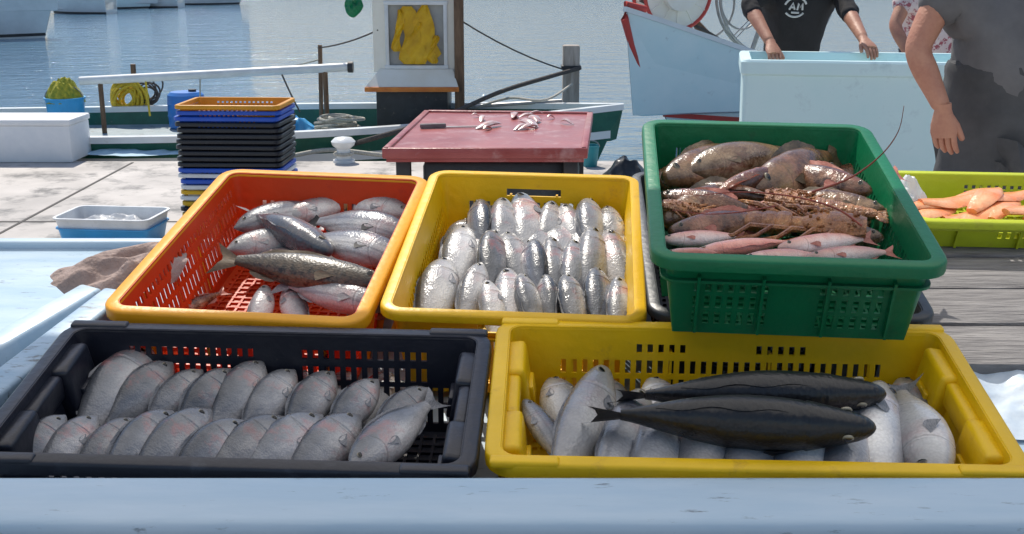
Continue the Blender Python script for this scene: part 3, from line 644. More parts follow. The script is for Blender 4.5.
for x in (-6.2,-3.1,.3,3.4,6.5): mb.box((x,6.2,.0018),(.02,6.2,.003))
o=mb.build('quay_joints',mat('dark_joint',(.1,.095,.09),rough=.9)); o['kind']='structure'
mb=MB().box((0,180,-.2),(700,8,2.6)); o=mb.build('breakwater',mat('breakwater_stone',(.3,.28,.25),(.2,.19,.17),scale=.5,rough=.9,bump=1,bscale=2)); o['kind']='structure'

# ---------------------------------------------------------------- boats
def hull(root,Ln,B,zs,rise,deck,mh,md,mg,rake=.5,mfloor=None,strake=None,stz=.5,depth=.3,sth=.04,fp=2.4,sp_=2.6,flare=.84):
    n=30
    def hb(s): return B/2*(.82+.18*min(1,s/.35))*(1-max(0,(s-.4)/.6)**fp*.985)
    def xx(s,z): return -Ln/2+Ln*s+rake*s**6*(z/ (zs+rise))
    ol=[];il=[]
    for i in range(n+1):
        s=i/n; h=hb(s); z=zs+rise*s**sp_; hi=max(h-.07,.004); fl=flare-.3*max(0,s-.5)
        P=[(xx(s,-depth),0,-depth),(xx(s,-.1),h*.6,-.16),(xx(s,0),h*fl,0),(xx(s,z*.35),h*(fl*.6+.4),z*.35),(xx(s,z*.7),h*(fl*.2+.8),z*.7),(xx(s,z),h,z)]
        Q=[(xx(s,z),hi,z),(xx(s,z*.8),hi*.97,deck+.02),(xx(s,z*.6),hi*.9,deck),(xx(s,z*.6),0,deck+.02)]
        ol.append(P); il.append(Q)
    for nm,LL,m in (('hull',ol,mh),('deck',il,md)):
        mb=MB()
        for sg in (1,-1):
            vs=[[mb.bm.verts.new((x,sg*y,z)) for x,y,z in r_] for r_ in LL]
            for a,b in zip(vs,vs[1:]):
                for k in range(len(a)-1):
                    try: mb.bm.faces.new((a[k],a[k+1],b[k+1],b[k]))
                    except ValueError: pass
        if nm=='hull':
            q=ol[0]; mb.bm.faces.new([mb.bm.verts.new((x,y,z)) for x,y,z in q]+[mb.bm.verts.new((x,-y,z)) for x,y,z in q[:0:-1]])
        if nm=='deck':
            q=il[0]; mb.bm.faces.new([mb.bm.verts.new((x,y,z)) for x,y,z in q]+[mb.bm.verts.new((x,-y,z)) for x,y,z in q[-2::-1]])
        o=mb.build(nm,m,root)
        if nm=='deck' and mfloor:
            o.data.materials.append(mfloor)
            for p in o.data.polygons:
                if abs(p.normal.z)>.8 and p.center.z<deck+.04: p.material_index=1
    mb=MB()
    for sg in (1,-1):
        rings=[]
        for i in range(n+1):
            s=i/n; h=hb(s); z=zs+rise*s**sp_; x=xx(s,z); hi=max(h-.08,.0)
            rings.append([V((x,sg*(h+.02),z-.04)),V((x,sg*(h+.02),z+.015)),V((x,sg*hi,z+.015)),V((x,sg*hi,z-.04))])
        mb.loft(rings)
    mb.box((-Ln/2,0,zs-.01),(.08,B*.84,.055),bev=.01)
    mb.build('gunwale',mg,root)
    if strake:
        mb=MB()
        for sg in (1,-1):
            rings=[]
            for i in range(n+1):
                s=i/n; fl=flare-.3*max(0,s-.5); q=stz; u=(q/.35 if q<.35 else 1); 
                ff=fl+(1-fl)*.4*u if q<.35 else fl*.6+.4+((fl*.2+.8)-(fl*.6+.4))*(q-.35)/.35
                h=hb(s)*ff; z=(zs+rise*s**sp_)*stz; x=xx(s,z)
                rings.append([V((x,sg*(h-.02),z-sth)),V((x,sg*(h+.016),z-sth*.9)),V((x,sg*(h+.018),z+sth*.9)),V((x,sg*(h-.02),z+sth))])
            mb.loft(rings)
        mb.build('rubbing_stripe',strake,root)
BX,BY=-2.55,10.85
bA=thing('fishing_boat','green and white fishing boat moored along the quay with a small wheelhouse','boat',Tr(BX,BY,-.4))
hull(bA,6.6,2.25,.52,.16,.34,m_greenpaint,m_greenpaint,m_whitegel,rake=.3,mfloor=m_deck,strake=m_whitegel,stz=.6)
iA=bA.matrix_world.inverted()
def A(px,py,Y): return iA@WY(px,py,Y)
def Abox(px0,py0,px1,py1,Y,dep,name,m,bev=.01):
    a=A(px0,py0,Y); b=A(px1,py1,Y)
    return MB().box(((a.x+b.x)/2,a.y+dep/2,(a.z+b.z)/2),(abs(b.x-a.x),dep,abs(a.z-b.z)),bev=bev).build(name,m,bA)
Abox(376,90,448,128,11.0,.75,'wheelhouse_base',m_blackpaint)
a=A(366,92,10.95); b=A(458,70,11.0)
MB().loft([[V((a.x,a.y,a.z)),V((b.x,a.y,a.z)),V((b.x,a.y+.85,a.z)),V((a.x,a.y+.85,a.z))],[V((a.x+.0,a.y,a.z+.05)),V((b.x,a.y,a.z+.05)),V((b.x,a.y+.85,a.z+.05)),V((a.x,a.y+.85,a.z+.05))],[V((a.x+.12,a.y+.12,b.z)),V((b.x-.05,a.y+.12,b.z)),V((b.x-.05,a.y+.8,b.z)),V((a.x+.12,a.y+.8,b.z))]]).build('wheelhouse_sill',m_cream,bA)
MB().box(((a.x+b.x)/2,a.y-.012,a.z+.025),(b.x-a.x+.02,.02,.045),bev=.004).build('sill_trim',m_orpaint,bA)
x0=A(374,70,11.1).x; x1=A(456,70,11.1).x; zb=A(380,72,11.1).z; y0=A(380,70,11.1).y
zt=2.25
wx0=A(388,70,11.1).x; wx1=A(446,70,11.1).x; wz0=A(400,67,11.1).z; wz1=A(400,3,11.1).z
mb=MB()
mb.box(((x0+wx0)/2,y0+.02,(zb+zt)/2),(wx0-x0,.04,zt-zb)); mb.box(((x1+wx1)/2,y0+.02,(zb+zt)/2),(x1-wx1,.04,zt-zb))
mb.box(((wx0+wx1)/2,y0+.02,(wz1+zt)/2),(wx1-wx0,.038,zt-wz1)); mb.box(((wx0+wx1)/2,y0+.02,(wz0+zb)/2),(wx1-wx0,.038,wz0-zb))
mb.box((x0+.02,y0+.37,(zb+zt)/2),(.038,.66,zt-zb-.002)); mb.box((x1-.02,y0+.37,(zb+zt)/2),(.038,.66,zt-zb-.002)); mb.box(((x0+x1)/2,y0+.72,(zb+zt)/2),(x1-x0,.04,zt-zb))
mb.build('wheelhouse_wall',m_cream,bA,smooth=False)
MB().box(((x0+x1)/2,y0+.37,zt+.02),(x1-x0+.14,.9,.05),bev=.015).build('wheelhouse_roof',m_whitegel,bA)
fr=MB()
for (cx,cz,sx,sz) in (((wx0+wx1)/2,wz0,wx1-wx0+.05,.035),((wx0+wx1)/2,wz1,wx1-wx0+.05,.035)): fr.box((cx,y0-.008,cz),(sx,.03,sz),bev=.004)
for cx in (wx0,wx1): fr.box((cx,y0-.006,(wz0+wz1)/2),(.035,.026,wz1-wz0+.03),bev=.004)
wf=fr.build('window_frame',m_wpl,bA)
MB().box(((wx0+wx1)/2,y0+.03,(wz0+wz1)/2),(wx1-wx0-.02,.008,wz1-wz0-.02)).build('window_pane',m_glass,wf)
ws=wx1-wx0; oc=(wx0+wx1)/2
mb=MB()
for k,(dx,zz0,zz1,rr) in enumerate(((-.10*ws,.05,.95,.10),(.17*ws,.14,.97,.10),(.02*ws,.05,.7,.08),(.3*ws,.06,.5,.04),(-.30*ws,.25,.9,.04))):
    hh=wz1-wz0; rings=[]
    for q in range(13):
        s=q/12; z=wz0+hh*(zz0+(zz1-zz0)*s); wv=rr*(1.15-.55*s+.2*math.sin(s*9+k*2))*(1 if 0<q<12 else .6)
        rings.append([V((oc+dx+.025*math.sin(s*5+k)+wv*math.cos(2*PI*a/16)*(1+.1*math.sin(3*a)),y0-.012-.006*k+.02*math.sin(2*PI*a/16)+.012*math.sin(5*a+q*1.3),z)) for a in range(16)])
    mb.loft(rings)
mb.build('hanging_oilskin',m_oil,bA)
a=A(460,120,11.05); MB().box((a.x,a.y,(a.z+2.3)/2),(.09,.09,2.3-a.z),bev=.01).build('mast_post',m_brown,bA)
pa=A(80,81,11.3); pb=A(348,67,11.3)
MB().tube([pa,pb],.042,12).build('boom_pole',m_wpl,bA)
MB().tube([pb,pb+V((.05,0,.0))],.055,12).build('boom_cap',m_blackpaint,bA)
for px in (100,325): 
    t=(px-80)/268; p=pa.lerp(pb,t); MB().tube([(p.x,p.y,.34),(p.x,p.y,p.z)],.025,8).build('stanchion',m_brown,bA)
p=A(318,45,11.6); MB().tube([(p.x,p.y,.34),(p.x+.02,p.y,p.z)],.022,8).build('stick',m_brown,bA)
p=A(510,95,11.2); MB().tube([(p.x-.5,p.y,.36),(p.x-.45,p.y,.62),(p.x+.5,p.y,.68),(p.x+.55,p.y,.45)],.018,8).build('bow_rail',m_steel,bA)
mb=MB()
for k in range(5): mb.ringtube((A(500,100,11.2).x+rj(.03),A(500,100,11.2).y,.37+k*.022),V((1,0,0)),V((0,1,0)),.17+rj(.02),.013,24,6)
mb.build('deck_rope_coil',m_rope,bA)
def stray(pts,rad,m,nm):
    P=[A(*q) for q in pts]; MB().tube([P[0].lerp(P[1],t/6)+V((0,0,-.5*(t/6)*(1-t/6)*(P[1]-P[0]).length*.25)) for t in range(7)],rad,6).build(nm,m,bA)
stray([(200,72,11.3),(200,118,11.2)],.008,m_wrope,'hanging_line'); stray([(240,72,11.3),(318,60,11.6)],.008,m_wrope,'hanging_line')
stray([(145,76,11.3),(150,116,11.2)],.01,m_yrope,'hanging_line'); stray([(280,70,11.3),(300,112,11.2)],.008,m_rope,'hanging_line')
stray([(318,48,11.6),(378,30,11.1)],.008,m_rope,'stay_line'); stray([(460,20,11.05),(565,70,11.8)],.008,m_rope,'stay_line')
mb=crumple(40,30,.9,.5,.12,31.5,fr=5,shape=lambda a,b:.18*max(0,.5-math.hypot(a,b))); p=A(275,112,11.2); o=mb.build('blue_cover',m_bluetub,bA); o.location=(p.x,11.2-BY,.36)
mb=MB(); p=A(240,122,10.6)
for k in range(18): mb.ringtube((p.x+rj(.25),.1+rj(.12),.38+rj(.02)+.01*k),V((1,rj(.3),rj(.2))).normalized(),V((rj(.2),1,rj(.2))).normalized(),.16+rj(.05),.014,20,6)
mb.build('net_pile',m_rope,bA)
mb=MB(); p=A(330,112,10.6)
for k in range(12): mb.ringtube((p.x+rj(.14),.1+rj(.1),.40+rj(.02)+.014*k),V((1,rj(.3),rj(.2))).normalized(),V((rj(.2),1,rj(.2))).normalized(),.14+rj(.05),.014,20,6)
mb.build('pale_line_pile',m_wrope,bA)
mb=crumple(16,16,.18,.2,.05,5.5,fr=14); mb.build('green_cloth',m_grn,bA).matrix_local=Tr(A(354,6,11))@M.Rotation(R(80),4,'X')
def bucket(px,py,Y,rr,h,m,name,label,cat,group=None):
    p=WY(px,py,Y); r=thing(name,label,cat,Tr(p.x,p.y,p.z))
    MB().lathe([(rr*.02,.004),(rr*.8,0),(rr*.82,.01),(rr,h-.02),(rr*1.05,h-.018),(rr*1.05,h),(rr*.97,h),(rr*.8,.02),(rr*.02,.02)]).build('shell',m,r)
    MB().tube([(rr*math.cos(t),-.02,h-.01+.0+rr*.7*math.sin(t)) for t in [PI*k/12 for k in range(13)]],.006,6).build('handle',m_steel,r)
    return r
DK=-.06
def deckY(py): return W(512,py,DK).y
b=bucket(68,131,deckY(131),.19,.34,m_bluetub,'bucket','light blue bucket heaped with yellow netting on the green boat','bucket')
o=crumple(40,40,.36,.36,.07,2.2,fr=14,shape=lambda a,b_:.19*math.sqrt(max(0,.25-a*a-b_*b_))*2*.9).build('netting',mat('yellow_green_net',(.6,.5,.05),(.25,.30,.04),scale=30,rough=.9,bump=1,bscale=90),mtx=b.matrix_world@Tr(0,0,.28))
tag(o,'yellow green fishing net heaped in the light blue bucket','fishing net')
p=W(188,128,DK); r=thing('drum','blue plastic drum standing on the green boat deck','drum',Tr(p.x,p.y,DK))
MB().lathe([(.01,0),(.16,0),(.18,.02),(.185,.12),(.19,.13),(.185,.14),(.185,.24),(.19,.25),(.185,.26),(.18,.34),(.15,.37),(.01,.375)]).build('drum_body',plastic('drum_blue',(.03,.2,.62),(.05,.1,.3)),r)
MB().lathe([(.01,.37),(.04,.37),(.04,.395),(.01,.397)],(.07,0,0),14).build('cap',m_blackpaint,r)
p=W(137,124,DK); r=thing('rope_post','dark post with a yellow rope coil on the green boat','rope post',Tr(p.x,p.y,DK))
MB().tube([(0,0,0),(.01,0,.62)],.028,8).build('post',m_brown,r)
mb=MB()
for k in range(18): mb.ringtube((-.06+rj(.05),-.05+rj(.03),.28+rj(.05)),V((1,rj(.3),rj(.25))).normalized(),V((rj(.25),rj(.3),1)).normalized(),.13+rj(.05),.014,24,6)
mb.build('yellow_rope_coil',m_yrope,r)
mb=MB()
for k in range(8): mb.ringtube((.14+rj(.04),-.02+rj(.02),.34+rj(.05)),V((1,rj(.3),0)).normalized(),V((rj(.3),0,1)).normalized(),.11+rj(.04),.009,24,6)
mb.build('dark_rope_coil',m_rope,r)
p=WY(571,60,11.9)
r=thing('mooring_post','weathered square wooden mooring post by the green boat bow','mooring post',Tr(p.x,p.y,-2.4))
z1=WY(571,45,11.9).z+2.4
m_post=mat('pale_post_wood',(.30,.26,.22),(.48,.43,.38),scale=6,rough=.8,bump=.6,bscale=20,stretch=(5,5,.6))
MB().box((0,0,z1/2),(.17,.17,z1),bev=.015).build('post',m_post,r); MB().box((0,0,z1*.93),(.2,.2,.04),bev=.006).build('iron_band',m_blackpaint,r)
def rope(name,pts,rad,m,label):
    P=[V(p) for p in pts]; o=P[0].copy(); out=[q-o for q in catmull(P)]
    ob=MB().tube(out,rad,8).build(name,m,mtx=Tr(o)); return tag(ob,label,'rope')
rope('mooring_rope',[WY(580,68,11.8),WY(545,78,11.4),WY(500,92,10.9),WY(440,118,10.3),WY(385,135,9.7),W(345,146,.03)],.022,m_rope,'dark thick mooring rope from the post to the quay')
rope('thin_rope',[WY(475,108,11.2),WY(510,98,10.9),WY(545,100,10.6),WY(572,84,11.7)],.012,m_wrope,'thin pale rope from the mast to the mooring post')
rope('quay_rope',[W(238,150,.02),W(275,158,.02),W(330,150,.02),W(400,156,.02),W(470,150,.02)],.02,m_wrope,'pale rope lying along the quay edge')
p=W(42,158,0); r=thing('foam_box','white foam fish box on the quay at the far left','box',Tr(p.x-.15,p.y,0))
MB().box((0,0,.15),(.98,.45,.30),bev=.012).build('box_body',m_foam,r); MB().box((0,0,.325),(1.0,.47,.05),bev=.012).build('lid',m_foam,r)
c=W(135,154,0); o=crumple(50,30,1.0,.42,.035,21.2,fr=4).build('tarpaulin',m_wstain,mtx=Tr(c.x,c.y+.06,.005)); tag(o,'light blue cloth spread on the quay beside the white foam box','tarpaulin')
p=W(344,162,0); r=thing('bollard','small white mooring bollard on the quay edge','bollard',Tr(p.x,p.y,0))
MB().lathe([(.01,0),(.09,0),(.09,.02),(.06,.03),(.055,.11),(.09,.14),(.1,.17),(.07,.2),(.01,.21)]).build('bollard_body',m_whitegel,r)
MB().ringtube((0,0,.07),V((1,0,0)),V((0,1,0)),.07,.014,24,6).build('rope_turn',m_wrope,r)
bucket(590,166,W(590,166,0).y,.07,.17,m_teal,'bucket','small teal bucket at the quay edge right of the red table','bucket')
p=W(626,176,0); o=crumple(36,36,.38,.3,.05,7.7,fr=8,shape=lambda a,b_:.22*max(0,.5-math.hypot(a,b_))).build('plastic_bag',m_darkbag,mtx=Tr(p.x,p.y,0.0)); tag(o,'crumpled black bag on the quay behind the green crate','bag')
z=.85
pts=[W(386,150,z),W(584,150,z),W(590,114,z),W(427,112,z)]
c=sum(pts,V())/4; r=thing('red_table','worn red cutting table with fish scraps on top','table',Tr(c.x,c.y,0))
loc=[(q-c) for q in pts]
MB().loft([[V((q.x,q.y,z-.05)) for q in loc],[V((q.x,q.y,z)) for q in loc]]).build('tabletop',m_redtable,r,smooth=False)
mb=MB()
for q,q2 in zip(loc,loc[1:]+loc[:1]):
    d=q2-q; m_=(q+q2)/2; mb.box((m_.x,m_.y,z-.012),(d.length+.03,.03,.045),bev=.006,rot=M.Rotation(math.atan2(d.y,d.x),3,'Z'))
mb.build('table_edge',m_redtable,r)
for q in loc: MB().box((q.x*.86,q.y*.86,(z-.05)/2),(.06,.06,z-.05),bev=.006).build('leg',m_blackpaint,r)
o=MB().box((.0,-.02,.40),(.66,.9,.76),bev=.02).build('plastic_bin',m_dgy,mtx=Tr(c.x+.02,c.y,.0)); tag(o,'dark plastic bin stored beneath the red table','bin')
for i in range(14):
    mb=MB(); k=[]; sc=random.uniform(.4,1.3)
    for q in range(6):
        s=q/5; w_=.02*math.sin(PI*(.08+.84*s))*sc
        k.append([V(((s-.5)*.14*sc,w_*math.cos(2*PI*a/8)*(1+.3*math.sin(a+i)),.5*w_*math.sin(2*PI*a/8)+.01+.01*math.sin(s*4))) for a in range(8)])
    p=W(520+rj(48),123+rj(8),z); tag(mb.loft(k).build('fish_scrap',m_gut,mtx=Tr(p.x,p.y,z)@Rz(rj(3))),'small pinkish fish scrap on the red table','fish scrap','fish scraps on the red table')
p=W(446,128,z); r=thing('knife','long knife lying on the red table','knife',Tr(p.x,p.y,z)@Rz(R(10)))
MB().loft([[V((0,-.012,.004)),V((0,.012,.004)),V((0,.012,.007)),V((0,-.012,.007))],[V((.2,-.004,.004)),V((.2,.008,.004)),V((.2,.008,.006)),V((.2,-.004,.006))]]).build('blade',m_steel,r)
MB().box((-.06,0,.012),(.12,.024,.02),bev=.005).build('handle',m_wood,r)
p=W(508,186,0); r=thing('foam_tray','white foam tray on the quay behind the middle yellow crate','tray',Tr(p.x,p.y,0))
MB().box((0,0,.02),(.4,.3,.03),bev=.008).build('tray_base',m_foam,r)
mb=MB()
for sx,sy,a_,b_ in ((-.19,0,.02,.3),(.19,0,.02,.3),(0,-.14,.36,.02),(0,.14,.36,.02)): mb.box((sx,sy,.075),(a_,b_,.1),bev=.005)
mb.build('tray_side',m_foam,r)
# stack of nested crates
SX=W(234,236,0); base=V((SX.x,SX.y+.25,0))
def stackproto(m,label):
    r=thing('stacked_crate',label,'crate',Tr(base)); H=.13
    crate_meshes(.63,.44,H,zsc(H),lambda s,t,j:(j in (3,5,7) and abs(t)<.18),m,m,r,step=.014,rim=.022,rimh=.022,taper=.03,band=False,floor_ribs=False); return r
P_b=stackproto(m_blk,'x'); P_bl=stackproto(m_blu,'x'); P_y=stackproto(m_yel2,'x'); P_w=stackproto(m_wpl,'x'); P_o=stackproto(m_orr,'x')
seq=[P_y,P_b,P_y,P_w,P_y,P_w,P_bl,P_w,P_bl]+[P_b]*8+[P_bl,P_bl,P_o]
cn={P_b:'black',P_bl:'blue',P_y:'yellow',P_w:'white',P_o:'orange'}; cnt={}; usedp=set()
z=0
for i,pz in enumerate(seq):
    cnt[pz]=cnt.get(pz,0)+1; k=cnt[pz]; lab='%s nested crate in the tall stack on the quay, %s %s one from the bottom'%(cn[pz],ORD[k-1],cn[pz])
    if pz is P_o: lab='orange crate on top of the tall stack on the quay'
    m_=Tr(base.x+rj(.008),base.y+rj(.008),z)@Rz(R(-3+rj(1.8)))
    if pz not in usedp: usedp.add(pz); pz.matrix_world=m_; pz['label']=lab; pz['group']='nested crates stacked on the quay'; KIDS[pz.name]=[(c_,[]) for c_ in kids(pz)]
    else: copy_tree(pz,m_,lab,'nested crates stacked on the quay')
    z+=.034
p=W(104,250,0); r=thing('tub','white and blue open plastic tub on the quay left of the crate stack','tub',Tr(p.x,p.y+.19,0)@Rz(R(-6)))
def openbox(L,D,H,tp,th,z0=0):
    mb=MB(); st=ringpath(L/2,D/2,.05,.08)
    def rg(o,z): return [V((x-nx*o,y-ny*o,z)) for x,y,nx,ny,*_ in st]
    mb.loft([rg(tp,z0),rg(0,z0+H),rg(-.012,z0+H),rg(-.012,z0+H+.006),rg(th,z0+H+.006),rg(tp+th,z0+.01)]); return mb
openbox(.56,.36,.17,.04,.006).build('tub_shell',m_wpl,r)
openbox(.545,.345,.11,.025,.004).build('blue_base',m_bluetub,r)
o=crumple(50,40,.50,.30,.05,44.4,fr=9,edgev=.06).build('crumpled_liner',m_film,r); o.location=(0,0,.10)

# ---------------------------------------------------------------- right side
YAW=R(212); tip=WY(625,8,12.8); LB=5.2; RK=.75
ctr=V((tip.x,tip.y,0))-V((math.cos(YAW),math.sin(YAW),0))*(LB/2+RK)
bB=thing('fishing_boat','white and pale blue fishing boat with a red stripe behind the pale blue tub','boat',Tr(ctr.x,ctr.y,-.4)@Rz(YAW))
hull(bB,LB,2.0,.45,tip.z+.4-.45,.3,m_lightblue,m_lightblue,m_whitegel,rake=RK,strake=m_redpaint,stz=.2,depth=.3,sth=.03,fp=2.0,sp_=3.4,flare=.72)
iB=bB.matrix_world.inverted()
tl=iB@tip
MB().tube([tl+V((-.28,0,-.02)),tl+V((-.02,0,.03)),tl+V((.0,0,-.12)),tl+V((-.10,0,-.40)),tl+V((-.24,0,-.7))],[.04,.05,.045,.035,.02],8).build('red_stem_cap',m_redpaint,bB)
def Bp(px,py,Y): return iB@WY(px,py,Y)
def reel(px,py,Y,rad,m1,m2,name,label,wd=.3,sp=10,rr=.03,core=.25,yaw=12,cone=False):
    c_=WY(px,py,Y); r=thing(name,label,'reel',Tr(c_)@Rz(R(yaw)))
    X=V((1,0,0)); Z=V((0,0,1))
    for s in (-1,1): 
        MB().ringtube((0,s*wd/2,0),X,Z,rad,rr,40,8).build('reel_rim',m1,r)
        mb=MB()
        if cone: mb.loft([[V((q*math.cos(2*PI*k/32),s*y_,q*math.sin(2*PI*k/32))) for k in range(32)] for q,y_ in ((rad*.98,wd/2),(rad*.4,wd/2-.06),(rad*.1,wd/2-.07))])
        for k in range(sp): 
            a=2*PI*k/sp; mb.tube([(0,s*wd/2,0),(rad*math.cos(a),s*wd/2,rad*math.sin(a))],rr*.45,6)
        mb.build('spokes',m2,r)
    MB().tube([(0,-wd/2-.1,0),(0,wd/2+.1,0)],rad*core,16).build('drum_core',m2,r)
    for s in (-1,1): MB().tube([(s*rad*.5,wd/2+.06,-c_.z+.1),(0,wd/2+.06,0)],.03,8).build('support',m1,r)
    return r
reel(672,-8,13.6,.42,m_redpaint,m_cream,'net_reel','cream net reel with a red rim on the white boat',rr=.022,sp=12,core=.5,yaw=20,cone=True)
reel(776,-6,13.9,.72,m_steel,m_steel,'hauling_wheel','large thin steel hauling wheel on the white boat behind the person in black',wd=.12,sp=8,rr=.018)
rope('thin_rope',[WY(640,0,13.4),WY(700,28,13.6),WY(735,48,13.8),WY(760,52,14)],.02,m_rope,'dark rope running down from the red rimmed reel')
MB().tube([Bp(655,-20,14.0),Bp(742,72,14.1)],.05,8).build('boom',m_brown,bB)
MB().tube([Bp(690,-20,14.0),Bp(700,60,14.1)],.022,8).build('davit',m_steel,bB)
MB().ringtube(Bp(712,10,13.9),V((1,0,0)),V((0,.2,1)).normalized(),.34,.014,36,6).build('net_hoop',m_steel,bB)
MB().ringtube(Bp(740,4,14.1),V((1,0,0)),V((0,-.2,1)).normalized(),.30,.014,36,6).build('net_hoop',m_steel,bB)
p=WY(706,64,14.6); r=thing('fish_box','cream plastic box on the white boat deck','box',Tr(p.x,p.y,-.05))
openbox(.5,.4,.55,.03,.02).build('box_shell',m_cream,r)
TA=R(-10); fl=WY(741,60,5.6); Lx=1.14; zt=fl.z; TD=.62
cT=V((fl.x,fl.y,0))+V((math.cos(TA),math.sin(TA),0))*Lx/2+V((-math.sin(TA),math.cos(TA),0))*TD/2
r=thing('insulated_tub','big pale blue fibreglass tub with the person in black leaning on it','tub',Tr(cT.x,cT.y,0)@Rz(TA))
rr_=[]
for i0,z_ in ((.03,.0),(.014,zt-.075),(.0,zt-.065),(.0,zt-.01),(.008,zt),(.05,zt),(.056,zt-.01),(.08,.1)):
    rr_.append([V((x-nx*i0,y-ny*i0,z_)) for x,y,nx,ny,*_ in ringpath(Lx/2,TD/2,.04,.2)])
MB().loft(rr_).build('tub_shell',m_panel,r)
# people
def skin(verts,edges,rad,lvl=2):
    me=bpy.data.meshes.new('s'); me.from_pydata([tuple(v) for v in verts],edges,[]); o=bpy.data.objects.new('s',me); COL.objects.link(o)
    md=o.modifiers.new('k','SKIN'); md.use_smooth_shade=True
    for i,q in enumerate(rad):
        sv=me.skin_vertices[0].data[i]; sv.radius=q if isinstance(q,tuple) else (q,q); sv.use_root=(i==0)
    s2=o.modifiers.new('s','SUBSURF'); s2.levels=lvl; s2.render_levels=lvl
    bpy.context.view_layer.update(); dg=bpy.context.evaluated_depsgraph_get(); ev=o.evaluated_get(dg); nm=bpy.data.meshes.new_from_object(ev)
    bpy.data.objects.remove(o); t=bmesh.new(); t.from_mesh(nm); bpy.data.meshes.remove(nm); return t
def hand(mb,wrist,direc,palmn,thumbside,size=1.0,curl=.5):
    d=direc.normalized(); n_=palmn.normalized(); s=d.cross(n_).normalized()*thumbside; n_=(s.cross(d)*thumbside).normalized()
    if n_.dot(palmn)<0: n_=-n_
    k=size
    rings=[]
    for t_,hw,ht in ((-.02,.027,.024),(.0,.027,.021),(.02,.033,.019),(.045,.040,.017),(.07,.042,.015),(.088,.038,.012)):
        rings.append([wrist+d*t_*k+s*(hw*k*math.cos(2*PI*q/14))+n_*(ht*k*math.sin(2*PI*q/14)) for q in range(14)])
    mb.loft(rings)
    for i,(off,ln) in enumerate(((.029,.074),(.0100,.082),(-.0095,.076),(-.028,.060))):
        p=[wrist+d*.074*k+s*off*k]; dd=(d+s*off*.5).normalized()
        for j in range(3):
            dd=(dd+n_*curl*(.28+.22*j+.05*i)).normalized(); p.append(p[-1]+dd*ln*k*(.45,.32,.26)[j])
        mb.tube([p[0]-d*.012*k]+p+[p[-1]+dd*.003*k],[.0095*k,.0098*k,.0092*k,.0085*k,.0068*k,.003*k],10)
    b0=wrist+d*.022*k+s*.018*k; td=(d*.85+s*.5+n_*.3).normalized(); t2=(td+d*.6).normalized()
    p=[b0-td*.01*k,b0,b0+td*.035*k,b0+td*.035*k+t2*.028*k,b0+td*.035*k+t2*.05*k,b0+td*.035*k+t2*.054*k]
    mb.tube(p,[.014*k,.015*k,.0125*k,.011*k,.0085*k,.004*k],10)
def rough_cloth(o,amt,fr):
    for v in o.data.vertices:
        n1=noise.noise(V((v.co.x*fr,v.co.y*fr,v.co.z*fr*.7))); n2=noise.noise(V((v.co.x*fr*2.3+5,v.co.y*fr*2.3,v.co.z*fr*1.7)))
        v.co+=v.normal*amt*((1-2*abs(n1))*.7+(1-2*abs(n2))*.4)
